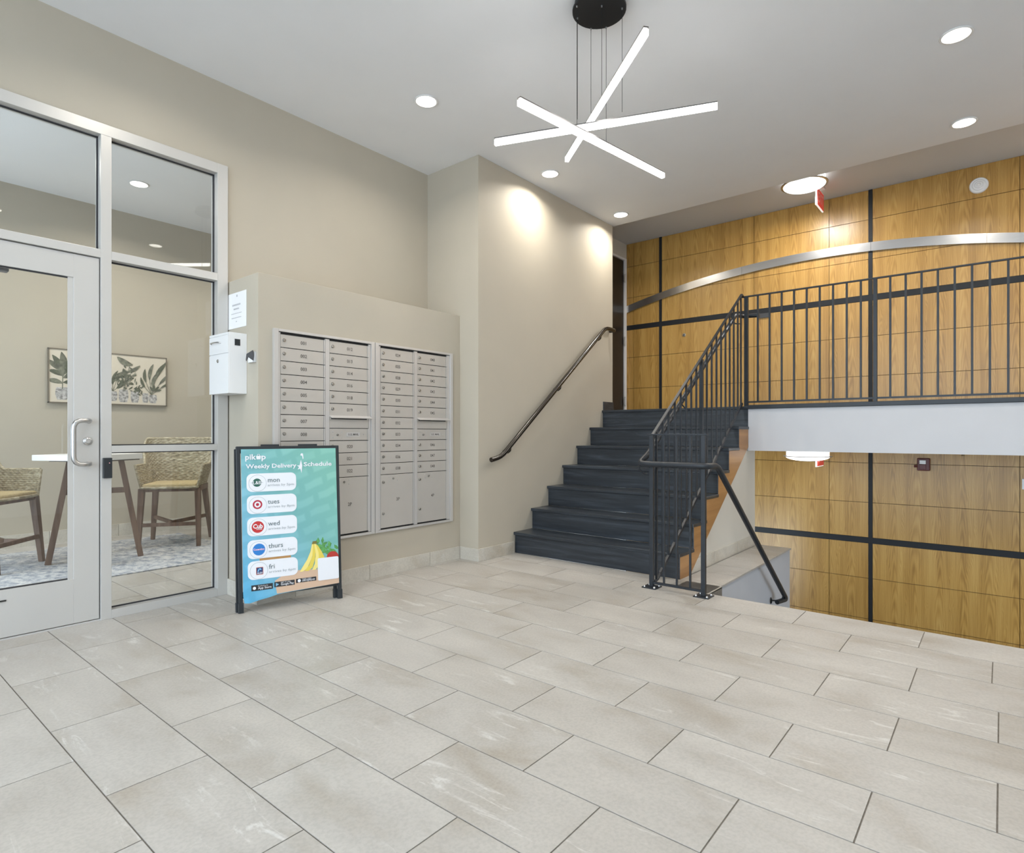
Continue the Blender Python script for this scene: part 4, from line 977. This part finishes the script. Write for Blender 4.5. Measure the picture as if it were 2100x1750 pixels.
# flush hall lights
def flush(x, y, zc, zr, power, label, dia=.40, body=.176):
    r_ = empty('flush_light', (x, y, zc), label, 'ceiling light', 'opal glass drum ceiling lights')
    m = MB(); m.lathe((x, y, zr), [(body, (zc-zr)), (body, .002)], (0, 0, -1 if False else 1), 40); m.build('glass_drum', M['bowl'], r_)
    R_ = dia/2*.90; prof = [(R_*math.cos(a*PI/2/8), -.040*math.sin(a*PI/2/8)-.003) for a in range(9)]; prof[-1] = (.001, prof[-1][1])
    m = MB(); m.lathe((x, y, zr), prof, (0, 0, 1), 40); m.build('glass_bowl', M['bowl'], r_)
    m = MB(); m.lathe((x, y, zr), [(dia/2-.014, .004), (dia/2, .003), (dia/2, -.003), (dia/2-.022, -.004)], (0, 0, 1), 40)
    m.build('rim', M['steel'], r_)
    m = MB()
    for q_ in range(3): a = q_*2*PI/3+2.2; m.tube([(x+(body+.006)*math.cos(a), y+(body+.006)*math.sin(a), zr), (x+(body+.006)*math.cos(a), y+(body+.006)*math.sin(a), zc)], .003, 6)
    m.build('support_rod', M['steel'], r_)
    l = bpy.data.lights.new('flush_lamp', 'AREA'); l.shape = 'DISK'; l.size = .3; l.energy = power; l.color = (1, .97, .93)
    o_ = bpy.data.objects.new('flush_lamp', l); C.objects.link(o_); o_.parent = r_; o_.location = (0, 0, (zr-zc-.047)*S)
    return r_
flush(5.76, 1.365, ZH, 2.222, P_HALL, 'opal drum light with metal rim on the upper hall ceiling', .385, .168)
flush(5.86, 1.362, -.149, -.2075, P_LOW, 'opal drum light with metal rim under the landing, in the lower hall')
flush(5.86, -1.1, ZH, 2.222, P_HALL, 'opal drum light further right along the upper hall, out of view')

# exit signs
def exit_sign(zc, zt_, zb2, label):
    r_ = empty('exit_sign', (6.05, 1.31, zc), label, 'exit sign', 'ceiling exit signs')
    m = MB(); m.box(5.93, 6.19, 1.300, 1.313, zb2, zt_); hb_ = m.build('housing', M['exitwhite'], r_, bevel=.002)
    m = MB(); m.box(5.942, 6.186, 1.297, 1.300, zb2+.008, zt_-.008); m.build('red_face', M['exitred'], r_)
    tm = MB(); text_mb(tm, 'EXIT', (6.064, 1.2965, zb2+.045), (1, 0, 0), (0, 0, 1), .125, .0006, .02, 'CENTER', .19); tm.build('lettering', plain('exit_letters', (.85, .35, .30, 1), .4), r_)
    MB().box(6.0, 6.12, 1.27, 1.36, zc-.012, zc).build('ceiling_plate', M['white'], r_)
    MB().box(6.05, 6.07, 1.305, 1.32, zt_-.002, zc-.01).build('stem', M['white'], r_)
exit_sign(ZH, ZH-.03, 2.083, 'red exit sign behind the upper hall ceiling light')
exit_sign(-.149, -.165, -.306, 'red exit sign behind the lower hall ceiling light')

# small wall things
m = MB(); m.lathe((XW, .153, 2.105), [(.066, 0), (.066, .010), (.060, .018)], (-1, 0, 0), 36); so = m.build('wall_speaker', M['white'], None, label='round white alarm sounder high on the oak wall', cat='alarm')
for r1_, h1 in ((.046, .022), (.030, .027), (.014, .031)):
    m = MB(); m.lathe((XW-.016*1, .153, 2.105), [(r1_, 0), (r1_, h1-.014), (r1_-.006, h1-.011)], (-1, 0, 0), 28); m.build('grille_ring', M['white'], so)
al = MB(); al.box(XW-.035, XW-.003, .491, .587, -.331, -.219); ao = al.build('fire_alarm', M['red'], None, bevel=.008, label='dark red fire alarm strobe on the lower oak wall', cat='alarm')
MB().box(XW-.050, XW-.035, .520, .567, -.272, -.238).build('strobe_lens', M['lens'], ao, bevel=.003)
MB().box(XW-.048, XW-.035, .520, .567, -.318, -.274).build('horn', M['red'], ao, bevel=.003)
m = MB(); m.lathe((XW-.02, .598, -.292), [(.011, -.012), (.011, .012)], (0, 1, 0), 12); m.build('conduit_knob', M['red'], ao)
bx_ = MB().box(XW-.025, XW-.003, -.185, -.124, -.457, -.371).build('wall_switch', M['white'], None, bevel=.003, label='white wall device at the right edge of the lower oak wall', cat='switch')
MB().box(XW-.030, XW-.025, -.168, -.142, -.430, -.398).build('switch_face', M['lens'], bx_)
m = MB(); m.lathe((XW, 2.773, 1.113), [(.020, 0), (.020, .004), (.015, .006)], (-1, 0, 0), 20); po = m.build('keyhole_cover', M['steel'], None, label='tiny round metal lock cover on the oak panel left of the railing', cat='lock')
MB().lathe((XW-.006, 2.773, 1.113), [(.008, 0), (.006, .002)], (-1, 0, 0), 14).build('cylinder', M['dark'], po)
MB().box(XW-.012, XW-.003, 1.857, 1.954, 1.199, 1.2455).build('wall_plate', plain('charcoal_plate', (.05, .05, .052, 1), .45), None, label='charcoal plate on the oak wall under the black strip behind the handrail', cat='plate')
m = MB(); m.lathe((6.1, .248, -.149), [(.026, 0), (.026, -.006), (.010, -.010), (.010, -.030), (.016, -.034)], (0, 0, 1), 16); m.build('sprinkler_head', plain('brass', (.45, .36, .2, 1), .3, metal=1), None, label='small brass sprinkler head under the landing', cat='sprinkler')
